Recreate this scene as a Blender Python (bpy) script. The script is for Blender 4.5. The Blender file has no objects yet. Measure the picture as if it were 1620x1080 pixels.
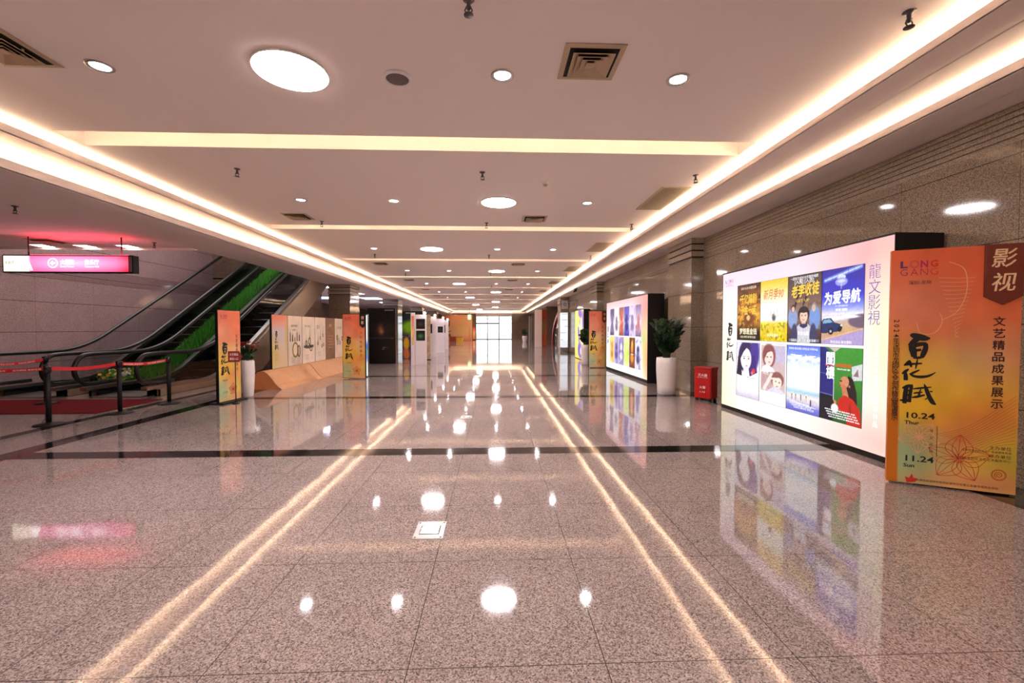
import bpy, bmesh, math, random
import numpy as np
from mathutils import Vector, Matrix

random.seed(7)
SC = bpy.context.scene
COL = SC.collection
R = math.radians

# ------------------------------------------------------------------ camera, world, exposure
cam_d = bpy.data.cameras.new('camera')
cam_d.sensor_width = 36.0
cam_d.lens = 36.0 * 690.0 / 1620.0
cam_d.clip_start = 0.02
cam_d.clip_end = 300
cam = bpy.data.objects.new('camera', cam_d)
COL.objects.link(cam)
cam.location = (0, 0, 1.365)
cam.rotation_euler = (R(90) + math.atan(-20 / 690.0), 0, -math.atan(27 / 690.0))
SC.camera = cam

vs = SC.view_settings
vs.view_transform = 'Standard'
vs.look = 'None'
vs.gamma = 1.0
vs.use_curve_mapping = False
vs.exposure = 1.48
SC.cycles.transparent_max_bounces = 32      # several glass balustrades stand one behind the other

W = bpy.data.worlds.new('world')
SC.world = W
W.use_nodes = True
W.node_tree.nodes['Background'].inputs[0].default_value = (0.93, 0.97, 1.0, 1)
W.node_tree.nodes['Background'].inputs[1].default_value = 1.2

# strengths of the lamps the place has
S_DISC, S_SPOT, S_COVE, S_SLOT, S_BOX, S_PANEL = 38.0, 74.0, 2.7, 1.4, .42, 8.0

H, HM, HS, HL = 3.65, 3.47, 3.31, 3.156     # main ceiling, middle step, right soffit, left soffit
Y0, Y1 = -8.0, 56.0


def area(name, loc, rot, sx, sy, watts, col, spread=180):
    d = bpy.data.lights.new(name, 'AREA')
    d.shape = 'RECTANGLE'
    d.size, d.size_y = sx, sy
    d.energy = watts
    d.color = col
    d.spread = R(spread)
    o = bpy.data.objects.new(name, d)
    COL.objects.link(o)
    o.location = loc
    o.rotation_euler = rot
    return o


WARM = (1.0, 0.86, 0.60)
LAV = (0.74, 0.72, 1.0)
# cove lamps on the ledges behind the ceiling lips (upper and lower, both sides, and across the far end)
L_ = Y1 - Y0 - 2
YC = (Y0 + Y1) / 2 - .6
for (x, z, k) in ((3.305 + .16, HM + .065, 1.0), (3.95 + .14, HS + .065, 1.1), (-5.24 - .16, HM + .08, .9), (-5.5 - .30, HL + .20, .8)):
    area('cove_lamp', (x, YC, z), (R(180), 0, 0), .03, L_, S_COVE * L_ * k, WARM)
area('cove_lamp', (-1.0, 54.9 + .13, HM + .03), (R(180), 0, 0), 8.4, .03, S_COVE * 8.4, WARM)
area('cove_lamp', (-1.0, 55.35 + .12, HS + .03), (R(180), 0, 0), 9.2, .03, S_COVE * 9.2, WARM)

# unseen lamp added atop the escalator well to brighten the grass and side wall
area('well_lamp', (-9.0, 13.5, 7.1), (0, 0, 0), 3.0, 5.0, 105, (1.0, .86, .88))

# ------------------------------------------------------------------ materials
MATS = {}


def lin(c):
    return tuple(((v / 12.92) if v <= .04045 else ((v + .055) / 1.055) ** 2.4) for v in c)


def rgb(r, g, b):
    return lin((r / 255., g / 255., b / 255.)) + (1.0,)


def new_mat(name):
    m = bpy.data.materials.new(name)
    m.use_nodes = True
    return m, m.node_tree, m.node_tree.nodes['Principled BSDF']


def mat(name, col, rough=.5, metal=0.0, spec=.5, noise=.0, scale=20., coat=0.0):
    if name in MATS:
        return MATS[name]
    m, nt, b = new_mat(name)
    b.inputs['Roughness'].default_value = rough
    b.inputs['Metallic'].default_value = metal
    b.inputs['Specular IOR Level'].default_value = spec
    b.inputs['Coat Weight'].default_value = coat
    if noise:
        n = nt.nodes.new('ShaderNodeTexNoise')
        n.inputs['Scale'].default_value = scale
        n.inputs['Detail'].default_value = 3
        g = nt.nodes.new('ShaderNodeNewGeometry')
        nt.links.new(g.outputs['Position'], n.inputs['Vector'])
        r = nt.nodes.new('ShaderNodeValToRGB')
        r.color_ramp.elements[0].position = .3
        r.color_ramp.elements[1].position = .7
        r.color_ramp.elements[0].color = tuple(c * (1 - noise) for c in col[:3]) + (1,)
        r.color_ramp.elements[1].color = tuple(min(1, c * (1 + noise)) for c in col[:3]) + (1,)
        nt.links.new(n.outputs['Fac'], r.inputs['Fac'])
        nt.links.new(r.outputs['Color'], b.inputs['Base Color'])
    else:
        b.inputs['Base Color'].default_value = col
    MATS[name] = m
    return m


def emit(name, col, strength, base=(0.8, 0.8, 0.8, 1)):
    if name in MATS:
        return MATS[name]
    m, nt, b = new_mat(name)
    b.inputs['Base Color'].default_value = base
    b.inputs['Emission Color'].default_value = col
    b.inputs['Emission Strength'].default_value = strength
    MATS[name] = m
    return m


def art_mat(name, strength=0.0, rough=.35):
    """print whose colours sit in the mesh's 'art' attribute; strength > 0: a backlit film"""
    if name in MATS:
        return MATS[name]
    m, nt, b = new_mat(name)
    a = nt.nodes.new('ShaderNodeAttribute')
    a.attribute_name = 'art'
    b.inputs['Roughness'].default_value = rough
    b.inputs['Specular IOR Level'].default_value = .3
    if strength:
        b.inputs['Base Color'].default_value = (.02, .02, .02, 1)
        nt.links.new(a.outputs['Color'], b.inputs['Emission Color'])
        b.inputs['Emission Strength'].default_value = strength
    else:
        nt.links.new(a.outputs['Color'], b.inputs['Base Color'])
    MATS[name] = m
    return m


def math_node(nt, op, a=None, b=None):
    n = nt.nodes.new('ShaderNodeMath')
    n.operation = op
    for i, v in enumerate((a, b)):
        if v is None:
            continue
        if isinstance(v, (int, float)):
            n.inputs[i].default_value = v
        else:
            nt.links.new(v, n.inputs[i])
    return n.outputs[0]


def granite(name, light, mid, dark, scale, rough, joints=None, speck=.5, wobble=0.0, spec=.5):
    """polished granite: grains from voronoi cells, tile joints from the position"""
    m, nt, b = new_mat(name)
    g = nt.nodes.new('ShaderNodeNewGeometry')
    v = nt.nodes.new('ShaderNodeTexVoronoi')
    v.inputs['Scale'].default_value = scale
    nt.links.new(g.outputs['Position'], v.inputs['Vector'])
    sep = nt.nodes.new('ShaderNodeSeparateColor')
    nt.links.new(v.outputs['Color'], sep.inputs[0])
    r = nt.nodes.new('ShaderNodeValToRGB')
    e = r.color_ramp.elements
    e[0].position = 0.0
    e[0].color = dark
    e[1].position = 1.0
    e[1].color = light
    x = e.new(.28)
    x.color = tuple(d * .35 + c * .65 for d, c in zip(dark, mid))
    x = e.new(.55)
    x.color = mid
    nt.links.new(sep.outputs[0], r.inputs['Fac'])
    n = nt.nodes.new('ShaderNodeTexNoise')
    n.inputs['Scale'].default_value = 1.3
    n.inputs['Detail'].default_value = 4
    nt.links.new(g.outputs['Position'], n.inputs['Vector'])
    mx = nt.nodes.new('ShaderNodeMix')
    mx.data_type = 'RGBA'
    mx.blend_type = 'MULTIPLY'
    mx.inputs[0].default_value = .35
    nt.links.new(r.outputs['Color'], mx.inputs[6])
    nr = nt.nodes.new('ShaderNodeValToRGB')
    nr.color_ramp.elements[0].color = (.72, .72, .72, 1)
    nr.color_ramp.elements[1].color = (1, 1, 1, 1)
    nr.color_ramp.elements[0].position = .35
    nr.color_ramp.elements[1].position = .65
    nt.links.new(n.outputs['Fac'], nr.inputs['Fac'])
    nt.links.new(nr.outputs['Color'], mx.inputs[7])
    col = mx.outputs[2]
    if joints:
        sp = nt.nodes.new('ShaderNodeSeparateXYZ')
        nt.links.new(g.outputs['Position'], sp.inputs[0])
        fac = None
        for axis, off, size, w in joints:
            t = math_node(nt, 'ADD', sp.outputs[axis], -off + 200 * size)
            t = math_node(nt, 'MODULO', t, size)
            t = math_node(nt, 'LESS_THAN', t, w)
            fac = t if fac is None else math_node(nt, 'MAXIMUM', fac, t)
        jm = nt.nodes.new('ShaderNodeMix')
        jm.data_type = 'RGBA'
        nt.links.new(fac, jm.inputs[0])
        nt.links.new(col, jm.inputs[6])
        jm.inputs[7].default_value = (.05, .04, .035, 1)
        col = jm.outputs[2]
    nt.links.new(col, b.inputs['Base Color'])
    b.inputs['Roughness'].default_value = rough
    b.inputs['Specular IOR Level'].default_value = spec
    if wobble:
        nn = nt.nodes.new('ShaderNodeTexNoise')
        nn.inputs['Scale'].default_value = 2.2
        nn.inputs['Detail'].default_value = 1
        nt.links.new(g.outputs['Position'], nn.inputs['Vector'])
        bp = nt.nodes.new('ShaderNodeBump')
        bp.inputs['Strength'].default_value = 1.0
        bp.inputs['Distance'].default_value = wobble
        nt.links.new(nn.outputs['Fac'], bp.inputs['Height'])
        nt.links.new(bp.outputs['Normal'], b.inputs['Normal'])
    MATS[name] = m
    return m


def glass(name, tint, refl=1.0):
    m = bpy.data.materials.new(name)
    m.use_nodes = True
    nt = m.node_tree
    nt.nodes.clear()
    o = nt.nodes.new('ShaderNodeOutputMaterial')
    t = nt.nodes.new('ShaderNodeBsdfTransparent')
    t.inputs[0].default_value = tint
    gl = nt.nodes.new('ShaderNodeBsdfGlossy')
    gl.inputs['Roughness'].default_value = .02
    f = nt.nodes.new('ShaderNodeFresnel')
    f.inputs[0].default_value = 1.5
    mx = nt.nodes.new('ShaderNodeMixShader')
    ge = nt.nodes.new('ShaderNodeNewGeometry')      # only the front face of a pane mirrors
    nt.links.new(math_node(nt, 'MULTIPLY', f.outputs[0], math_node(nt, 'SUBTRACT', 1.0, ge.outputs['Backfacing'])), mx.inputs[0])
    nt.links.new(t.outputs[0], mx.inputs[1])
    nt.links.new(gl.outputs[0], mx.inputs[2])
    nt.links.new(mx.outputs[0], o.inputs[0])
    MATS[name] = m
    return m


M_FLOOR = granite('floor_granite', rgb(192, 179, 175), rgb(157, 141, 136), rgb(84, 73, 70), 175, .05,
                  joints=((0, -.354, .802, .004), (1, .1, .812, .004)), wobble=.0009, spec=.85)
M_BAND = granite('black_granite', rgb(46, 38, 36), rgb(24, 20, 19), rgb(10, 8, 8), 150, .08)
M_WALLR = granite('brown_granite', rgb(184, 167, 145), rgb(150, 134, 113), rgb(104, 90, 78), 150, .06,
                  joints=((2, -.07, .735, .008), (1, .3, 1.1, .004)))
M_WALLL = granite('mauve_granite', rgb(184, 160, 158), rgb(166, 141, 140), rgb(132, 111, 111), 120, .1,
                  joints=((2, 1.28, .77, .012), (1, .3, 1.6, .004)))
M_RIB = granite('ribbed_granite', rgb(200, 182, 158), rgb(170, 152, 130), rgb(112, 98, 84), 170, .25)
M_DARKSTONE = granite('dark_brown_granite', rgb(150, 126, 108), rgb(120, 98, 84), rgb(76, 60, 52), 90, .08,
                      joints=((2, -.07, .735, .008), (1, .3, 1.2, .006)))
M_CEIL = mat('ceiling_paint', rgb(250, 235, 228), .75, spec=.25)
M_BLACK = mat('black_metal', rgb(15, 14, 14), .5, spec=.35, noise=.15, scale=30)
M_BLACKGLOSS = mat('black_gloss', rgb(13, 13, 14), .12, noise=.2, scale=12)
M_RUBBER = mat('black_rubber', rgb(20, 19, 19), .3, noise=.2, scale=40)
M_STEEL = mat('brushed_steel', rgb(188, 182, 176), .28, 1.0, noise=.08, scale=60)
M_BEIGEMETAL = mat('beige_cladding', rgb(168, 146, 122), .3, .35, noise=.06, scale=8)
M_WHITEPOT = mat('white_glaze', rgb(232, 224, 222), .22, noise=.03, scale=6, coat=.3)
M_WHITEBOARD = mat('white_board', rgb(226, 216, 222), .5, noise=.02, scale=5)
M_VENT = mat('vent_enamel', rgb(196, 170, 138), .45, noise=.05, scale=25)
M_VENTDARK = mat('vent_shadow_gap', rgb(26, 22, 18), .8, noise=.1, scale=25)
M_WHITE_ENAMEL = mat('white_enamel', rgb(236, 228, 224), .35, noise=.03, scale=20)
M_REDBOX = mat('red_enamel', rgb(178, 16, 20), .35, noise=.06, scale=10)
M_CARPET = mat('maroon_carpet', rgb(104, 24, 30), .95, spec=.1, noise=.25, scale=90)
M_BELT = mat('red_webbing', rgb(205, 22, 36), .6, noise=.08, scale=60)
M_LEAF = mat('dark_green_leaf', rgb(38, 62, 34), .38, noise=.35, scale=18)
M_LEAF2 = mat('mid_green_leaf', rgb(72, 124, 44), .45, noise=.35, scale=18)
M_GRASS = mat('artificial_grass', rgb(70, 168, 40), .7, noise=.4, scale=30)
M_SOIL = mat('potting_soil', rgb(52, 38, 28), .9, noise=.3, scale=40)
M_REDFLOWER = mat('red_petal', rgb(196, 30, 34), .55, noise=.2, scale=30)
M_YELLOWFLOWER = mat('yellow_petal', rgb(236, 190, 30), .55, noise=.2, scale=30)
M_WHITEFLOWER = mat('white_petal', rgb(232, 228, 220), .55, noise=.1, scale=30)
M_CARD = mat('tan_cardboard', rgb(206, 150, 102), .5, noise=.05, scale=5)
M_CARDEND = mat('rust_cardboard', rgb(190, 118, 72), .6, noise=.05, scale=5)
M_TAG = mat('rust_red_print', rgb(112, 36, 14), .5, noise=.05, scale=8)
M_INK = mat('black_ink', rgb(16, 14, 14), .6, noise=.1, scale=50)
M_BROWNINK = mat('brown_ink', rgb(70, 26, 14), .6, noise=.1, scale=50)
M_CREAMINK = mat('cream_ink', rgb(244, 206, 160), .6, noise=.03, scale=50)
M_REDINK = mat('red_ink', rgb(206, 40, 34), .6, noise=.1, scale=50)
M_PINKINK = mat('pale_pink_ink', rgb(244, 178, 140), .6, noise=.05, scale=50)
M_MAGENTAINK = mat('magenta_ink', rgb(176, 24, 88), .6, noise=.1, scale=50)
M_PURPLEINK = mat('purple_ink', rgb(96, 30, 110), .6, noise=.1, scale=50)
M_WHITEINK = mat('white_ink', rgb(240, 236, 232), .6, noise=.03, scale=50)
M_GREYINK = mat('grey_ink', rgb(120, 108, 104), .6, noise=.1, scale=50)
M_ORANGE = mat('orange_board', rgb(214, 128, 66), .5, noise=.08, scale=4)
M_RUST = mat('rust_board', rgb(172, 66, 30), .5, noise=.1, scale=3)
M_YELLOWBOX = mat('yellow_board', rgb(226, 168, 34), .5, noise=.08, scale=5)
M_GREY = mat('grey_board', rgb(150, 140, 136), .5, noise=.06, scale=5)
M_FRAME = mat('grey_frame', rgb(92, 88, 90), .35, .6, noise=.05, scale=20)
M_DARKPAINT = mat('dark_paint', rgb(30, 26, 25), .5, noise=.1, scale=3)
M_GLASS = glass('clear_glass', (.93, .96, .95, 1))
M_SMOKED = glass('smoked_glass', (.84, .86, .86, 1))
M_TEAL = glass('teal_glass', (.16, .36, .34, 1))
M_GROUND = mat('pale_paving', rgb(214, 212, 206), .8, noise=.06, scale=2)
E_DISC = emit('disc_diffuser', (1.0, .91, .93, 1), S_DISC)
E_SPOT = emit('spot_lamp', (1.0, .95, .97, 1), S_SPOT)
E_PANEL = emit('panel_diffuser', (1.0, .86, .68, 1), S_PANEL)
E_LAV = emit('lavender_diffuser', LAV + (1,), 3.2)
E_SIGNWHITE = emit('lit_white_film', (1.0, .97, .93, 1), 1.15)
E_WHITEBOX = emit('lit_white_panel', (.96, .97, 1.0, 1), 1.0)
E_GREEN = emit('lit_green_film', (.15, .62, .22, 1), .8)
A_PRINT = art_mat('printed_film')
A_LIT = art_mat('backlit_film', S_BOX)
A_SIGN = art_mat('sign_film', .6)


# ------------------------------------------------------------------ mesh builder
class MB:
    def __init__(s):
        s.v, s.f, s.mi, s.sm = [], [], [], []
        s.mats = []

    def m(s, mt):
        if mt not in s.mats:
            s.mats.append(mt)
        return s.mats.index(mt)

    def add(s, vs_, fs_, mt, smooth=False):
        o = len(s.v)
        k = s.m(mt)
        s.v += [tuple(p) for p in vs_]
        for f in fs_:
            s.f.append(tuple(i + o for i in f))
            s.mi.append(k)
            s.sm.append(smooth)
        return s

    def box(s, x0, x1, y0, y1, z0, z1, mt):
        p = [(x, y, z) for z in (z0, z1) for y in (y0, y1) for x in (x0, x1)]
        return s.add(p, [(0, 2, 3, 1), (4, 5, 7, 6), (0, 1, 5, 4), (1, 3, 7, 5), (3, 2, 6, 7), (2, 0, 4, 6)], mt)

    def quad(s, a, b, c, d, mt):
        return s.add([a, b, c, d], [(0, 1, 2, 3)], mt)

    def tube(s, pts, r, mt, n=8, closed=False, caps=True):
        pts = [Vector(p) for p in pts]
        rr = r if isinstance(r, (list, tuple)) else [r] * len(pts)
        vs_, fs_ = [], []
        up = None
        for i, p in enumerate(pts):
            a = pts[max(i - 1, 0)]
            b = pts[min(i + 1, len(pts) - 1)]
            t = (b - a).normalized()
            if up is None:
                up = Vector((0, 0, 1)) if abs(t.z) < .9 else Vector((1, 0, 0))
            x = t.cross(up)
            if x.length < 1e-5:
                x = t.cross(Vector((0, 1, 0)))
            x.normalize()
            y = x.cross(t).normalized()
            up = y
            for k in range(n):
                an = 2 * math.pi * k / n
                vs_.append(p + (x * math.cos(an) + y * math.sin(an)) * rr[i])
        for i in range(len(pts) - 1):
            for k in range(n):
                fs_.append((i * n + k, i * n + (k + 1) % n, (i + 1) * n + (k + 1) % n, (i + 1) * n + k))
        if caps:
            fs_.append(tuple(range(n - 1, -1, -1)))
            fs_.append(tuple((len(pts) - 1) * n + k for k in range(n)))
        return s.add(vs_, fs_, mt, True)

    def lathe(s, prof, mt, n=24, c=(0, 0, 0), smooth=True):
        vs_, fs_ = [], []
        for (r, z) in prof:
            for k in range(n):
                a = 2 * math.pi * k / n
                vs_.append((c[0] + r * math.cos(a), c[1] + r * math.sin(a), c[2] + z))
        for i in range(len(prof) - 1):
            for k in range(n):
                fs_.append((i * n + k, i * n + (k + 1) % n, (i + 1) * n + (k + 1) % n, (i + 1) * n + k))
        if prof[0][0] > 0:
            fs_.append(tuple(range(n - 1, -1, -1)))
        if prof[-1][0] > 0:
            fs_.append(tuple((len(prof) - 1) * n + k for k in range(n)))
        return s.add(vs_, fs_, mt, smooth)

    def prism(s, poly, a0, a1, axis, mt):
        """2D polygon extruded along an axis: 'x' -> poly is (y,z); 'y' -> (x,z); 'z' -> (x,y)"""
        def P(p, a):
            return {'x': (a, p[0], p[1]), 'y': (p[0], a, p[1]), 'z': (p[0], p[1], a)}[axis]
        n = len(poly)
        vs_ = [P(p, a0) for p in poly] + [P(p, a1) for p in poly]
        fs_ = [tuple(range(n)), tuple(range(2 * n - 1, n - 1, -1))]
        for i in range(n):
            j = (i + 1) % n
            fs_.append((i, n + i, n + j, j))
        return s.add(vs_, fs_, mt)

    def build(s, name, parent=None, loc=None, bevel=0.0, fix=True):
        me = bpy.data.meshes.new(name)
        me.from_pydata(s.v, [], s.f)
        for mt in s.mats:
            me.materials.append(mt)
        me.polygons.foreach_set('material_index', s.mi)
        me.polygons.foreach_set('use_smooth', s.sm)
        if fix and len(s.f) < 20000:
            bm = bmesh.new()
            bm.from_mesh(me)
            bmesh.ops.recalc_face_normals(bm, faces=bm.faces)
            bm.to_mesh(me)
            bm.free()
        me.update()
        o = bpy.data.objects.new(name, me)
        COL.objects.link(o)
        if parent:
            o.parent = parent
        if loc:
            o.location = loc
        if bevel:
            b = o.modifiers.new('bevel', 'BEVEL')
            b.width = bevel
            b.segments = 2
            b.limit_method = 'ANGLE'
        return o


def struct(mb, name, **k):
    o = mb.build(name, **k)
    o['kind'] = 'structure'
    return o


def thing(name, label, cat, loc=(0, 0, 0), rz=0.0, group=None):
    o = bpy.data.objects.new(name, None)
    o.empty_display_size = .1
    COL.objects.link(o)
    o.location = loc
    o.rotation_euler = (0, 0, rz)
    tag(o, label, cat, group)
    return o


def tag(o, label, cat, group=None):
    o['label'] = label
    o['category'] = cat
    if group:
        o['group'] = group
    return o


def copy_tree(o, loc=None, rz=None, label=None, group=None):
    c = o.copy()
    COL.objects.link(c)
    if loc is not None:
        c.location = loc
    if rz is not None:
        c.rotation_euler = (0, 0, rz)
    if label:
        c['label'] = label
    if group:
        c['group'] = group
    for ch in list(o.children):
        d = ch.copy()
        COL.objects.link(d)
        d.parent = c
        for g in list(ch.children):
            e = g.copy()
            COL.objects.link(e)
            e.parent = d
    return c


# ------------------------------------------------------------------ printed pictures (drawn here, stored per vertex)
class Canvas:
    """a small procedural picture; u to the right, v downwards, both 0..1"""

    def __init__(s, w, h, col=(255, 255, 255)):
        s.w, s.h = w, h
        s.a = np.zeros((h, w, 3)) + np.array(col) / 255.
        s.U, s.V = np.meshgrid(np.linspace(0, 1, w), np.linspace(0, 1, h))
        s.asp = h / float(w)
        s.rng = np.random.RandomState(5)

    def mix(s, mask, col):
        mask = np.clip(mask, 0, 1)[..., None]
        s.a = s.a * (1 - mask) + np.array(col) / 255. * mask
        return s

    def vgrad(s, stops, axis=(0, 1)):
        t = s.U * axis[0] + s.V * axis[1]
        ps = [p for p, _ in stops]
        for c in range(3):
            s.a[..., c] = np.interp(t, ps, [q[c] / 255. for _, q in stops])
        return s

    def ell(s, cx, cy, rx, ry, col, soft=.08, al=1.0, rot=0.0):
        x, y = s.U - cx, (s.V - cy) * s.asp
        ca, sa = math.cos(rot), math.sin(rot)
        x, y = x * ca + y * sa, -x * sa + y * ca
        d = np.sqrt((x / rx) ** 2 + (y / (ry * s.asp)) ** 2)
        return s.mix((1 + soft - d) / (2 * soft) * al if soft else (d < 1) * al, col)

    def poly(s, pts, col, al=1.0):
        ins = np.zeros(s.U.shape, bool)
        n = len(pts)
        for i in range(n):
            x0, y0 = pts[i]
            x1, y1 = pts[(i + 1) % n]
            if y0 == y1:
                continue
            c = ((y0 > s.V) != (y1 > s.V)) & (s.U < (x1 - x0) * (s.V - y0) / (y1 - y0) + x0)
            ins ^= c
        return s.mix(ins * al, col)

    def rect(s, u0, v0, u1, v1, col, al=1.0):
        return s.mix(((s.U >= u0) & (s.U <= u1) & (s.V >= v0) & (s.V <= v1)) * al, col)

    def line(s, x0, y0, x1, y1, w, col, al=1.0):
        dx, dy = x1 - x0, (y1 - y0) * s.asp
        px, py = s.U - x0, (s.V - y0) * s.asp
        t = np.clip((px * dx + py * dy) / (dx * dx + dy * dy + 1e-9), 0, 1)
        d = np.hypot(px - t * dx, py - t * dy)
        return s.mix((w - d) / (w * .5 + 1e-6) * al, col)

    def noise(s, n, amp, col=None, vmin=0., vmax=1.):
        g = s.rng.rand(int(n * s.asp) + 2, n + 2)
        yy = s.V * (g.shape[0] - 1.001)
        xx = s.U * (g.shape[1] - 1.001)
        yi, xi = yy.astype(int), xx.astype(int)
        fy, fx = yy - yi, xx - xi
        q = (g[yi, xi] * (1 - fx) + g[yi, xi + 1] * fx) * (1 - fy) + (g[yi + 1, xi] * (1 - fx) + g[yi + 1, xi + 1] * fx) * fy
        k = ((s.V >= vmin) & (s.V <= vmax))
        if col is None:
            s.a = np.clip(s.a * (1 + (q - .5)[..., None] * 2 * amp * k[..., None]), 0, 1)
        else:
            s.mix((q > 1 - amp) * k * .85, col)
        return s

    def mesh(s, name, width, height, mt, parent, loc, sub=1):
        h, w = s.h, s.w
        a = np.clip(s.a, 0, 1)
        l = np.where(a <= .04045, a / 12.92, ((a + .055) / 1.055) ** 2.4)
        X = (s.U - .5) * width
        Z = (1 - s.V) * height
        co = np.stack([X, np.zeros_like(X), Z], -1).reshape(-1, 3)
        i = np.arange(h * w).reshape(h, w)
        f = np.stack([i[1:, :-1], i[1:, 1:], i[:-1, 1:], i[:-1, :-1]], -1).reshape(-1, 4)
        me = bpy.data.meshes.new(name)
        me.vertices.add(len(co))
        me.vertices.foreach_set('co', co.ravel())
        me.loops.add(f.size)
        me.loops.foreach_set('vertex_index', f.ravel().astype(np.int32))
        me.polygons.add(len(f))
        me.polygons.foreach_set('loop_start', (np.arange(len(f)) * 4).astype(np.int32))
        me.polygons.foreach_set('loop_total', np.full(len(f), 4, np.int32))
        me.update(calc_edges=True)
        at = me.attributes.new('art', 'FLOAT_COLOR', 'POINT')
        at.data.foreach_set('color', np.concatenate([l, np.ones((h, w, 1))], -1).ravel().astype(np.float32))
        me.materials.append(mt)
        o = bpy.data.objects.new(name, me)
        COL.objects.link(o)
        o.parent = parent
        o.location = loc
        return o


# ------------------------------------------------------------------ lettering
GL = {}


def glyphs(text, bold=0.0, res=2):
    """flat letter shapes at size 1: (verts, faces, x0, x1, y0, y1)"""
    if bold > 0 and max(text) > '\u2e80':
        # heavy strokes for dense characters: the shape three times, slightly shifted
        v, f, x0, x1, y0, y1 = glyphs(text, 0.0, res)
        b = bold * .8
        vv, ff = [], []
        for i, (dx, dy) in enumerate(((-b, 0), (b, 0), (0, b), (0, -b))):
            ff += [tuple(q + len(vv) for q in p) for p in f]
            vv += [(x + dx, y + dy) for x, y in v]
        return vv, ff, x0 - b, x1 + b, y0 - b, y1 + b
    key = (text, bold, res)
    if key in GL:
        return GL[key]
    c = bpy.data.curves.new('lettering', 'FONT')
    c.body = text
    c.size = 1.0
    c.offset = bold
    c.resolution_u = res
    c.dimensions = '2D'
    c.fill_mode = 'FRONT'
    o = bpy.data.objects.new('lettering', c)
    COL.objects.link(o)
    dg = bpy.context.evaluated_depsgraph_get()
    me = bpy.data.meshes.new_from_object(o.evaluated_get(dg))
    v = [(p.co.x, p.co.y) for p in me.vertices]
    f = [tuple(p.vertices) for p in me.polygons]
    bpy.data.objects.remove(o)
    bpy.data.curves.remove(c)
    bpy.data.meshes.remove(me)
    if not v:
        v = [(0, 0)]
    xs, ys = [p[0] for p in v], [p[1] for p in v]
    GL[key] = (v, f, min(xs), max(xs), min(ys), max(ys))
    return GL[key]


def letter(mb, text, cx, cz, mt, height=None, width=None, y=0.0, bold=0.0, res=2, ux=1.0, sh=0.0, rot=0.0):
    """a run of letters centred on (cx, cz) in the panel's own XZ plane"""
    v, f, x0, x1, y0, y1 = glyphs(text, bold, res)
    k = (height / (y1 - y0)) if height else (width / (x1 - x0))
    kx = (width / (x1 - x0)) if (width and height) else k * ux
    ca, sa = math.cos(rot), math.sin(rot)
    pts = []
    for px, py in v:
        a = (px - (x0 + x1) / 2) * kx
        b = (py - (y0 + y1) / 2) * k
        a += sh * b
        pts.append((cx + a * ca - b * sa, y - .0003 * int(4 * len(pts) / len(v)), cz + a * sa + b * ca))
    mb.add(pts, f, mt)


def column(mb, text, cx, z_top, z_bot, mt, size, y=0.0, bold=0.0, res=2, sh=0.0):
    n = len(text)
    st = (z_top - z_bot) / max(n, 1)
    for i, ch in enumerate(text):
        zz = z_top - st * (i + .5)
        if ch.isdigit():
            letter(mb, ch, cx, zz, mt, height=size * .8, y=y, bold=bold, res=res, rot=-math.pi / 2)
        else:
            letter(mb, ch, cx, zz, mt, height=size, width=size * .95, y=y, bold=bold, res=res, sh=sh)


def ribbon(mb, pts, mt, y=0.0):
    """a brush stroke: (x, z, width) points, smoothed, with pointed run-in and run-out"""
    P = []
    n = len(pts)
    for i in range(n - 1):
        p0, p1, p2, p3 = pts[max(i - 1, 0)], pts[i], pts[i + 1], pts[min(i + 2, n - 1)]
        for k in range(5):
            t = k / 5.
            P.append(tuple(.5 * (2 * b + (c - a) * t + (2 * a - 5 * b + 4 * c - d) * t * t + (3 * b - a - 3 * c + d) * t ** 3)
                           for a, b, c, d in zip(p0, p1, p2, p3)))
    P.append(pts[-1])
    L, Rr = [], []
    for i, p in enumerate(P):
        a, b = P[max(i - 1, 0)], P[min(i + 1, len(P) - 1)]
        dx, dz = b[0] - a[0], b[1] - a[1]
        l = math.hypot(dx, dz) or 1
        w = p[2] / 2
        L.append((p[0] - dz / l * w, y, p[1] + dx / l * w))
        Rr.append((p[0] + dz / l * w, y, p[1] - dx / l * w))
    m_ = len(P)
    fs = [(i, m_ + i, m_ + i + 1, i + 1) for i in range(m_ - 1)]
    mb.add(L + Rr, fs, mt)


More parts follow.
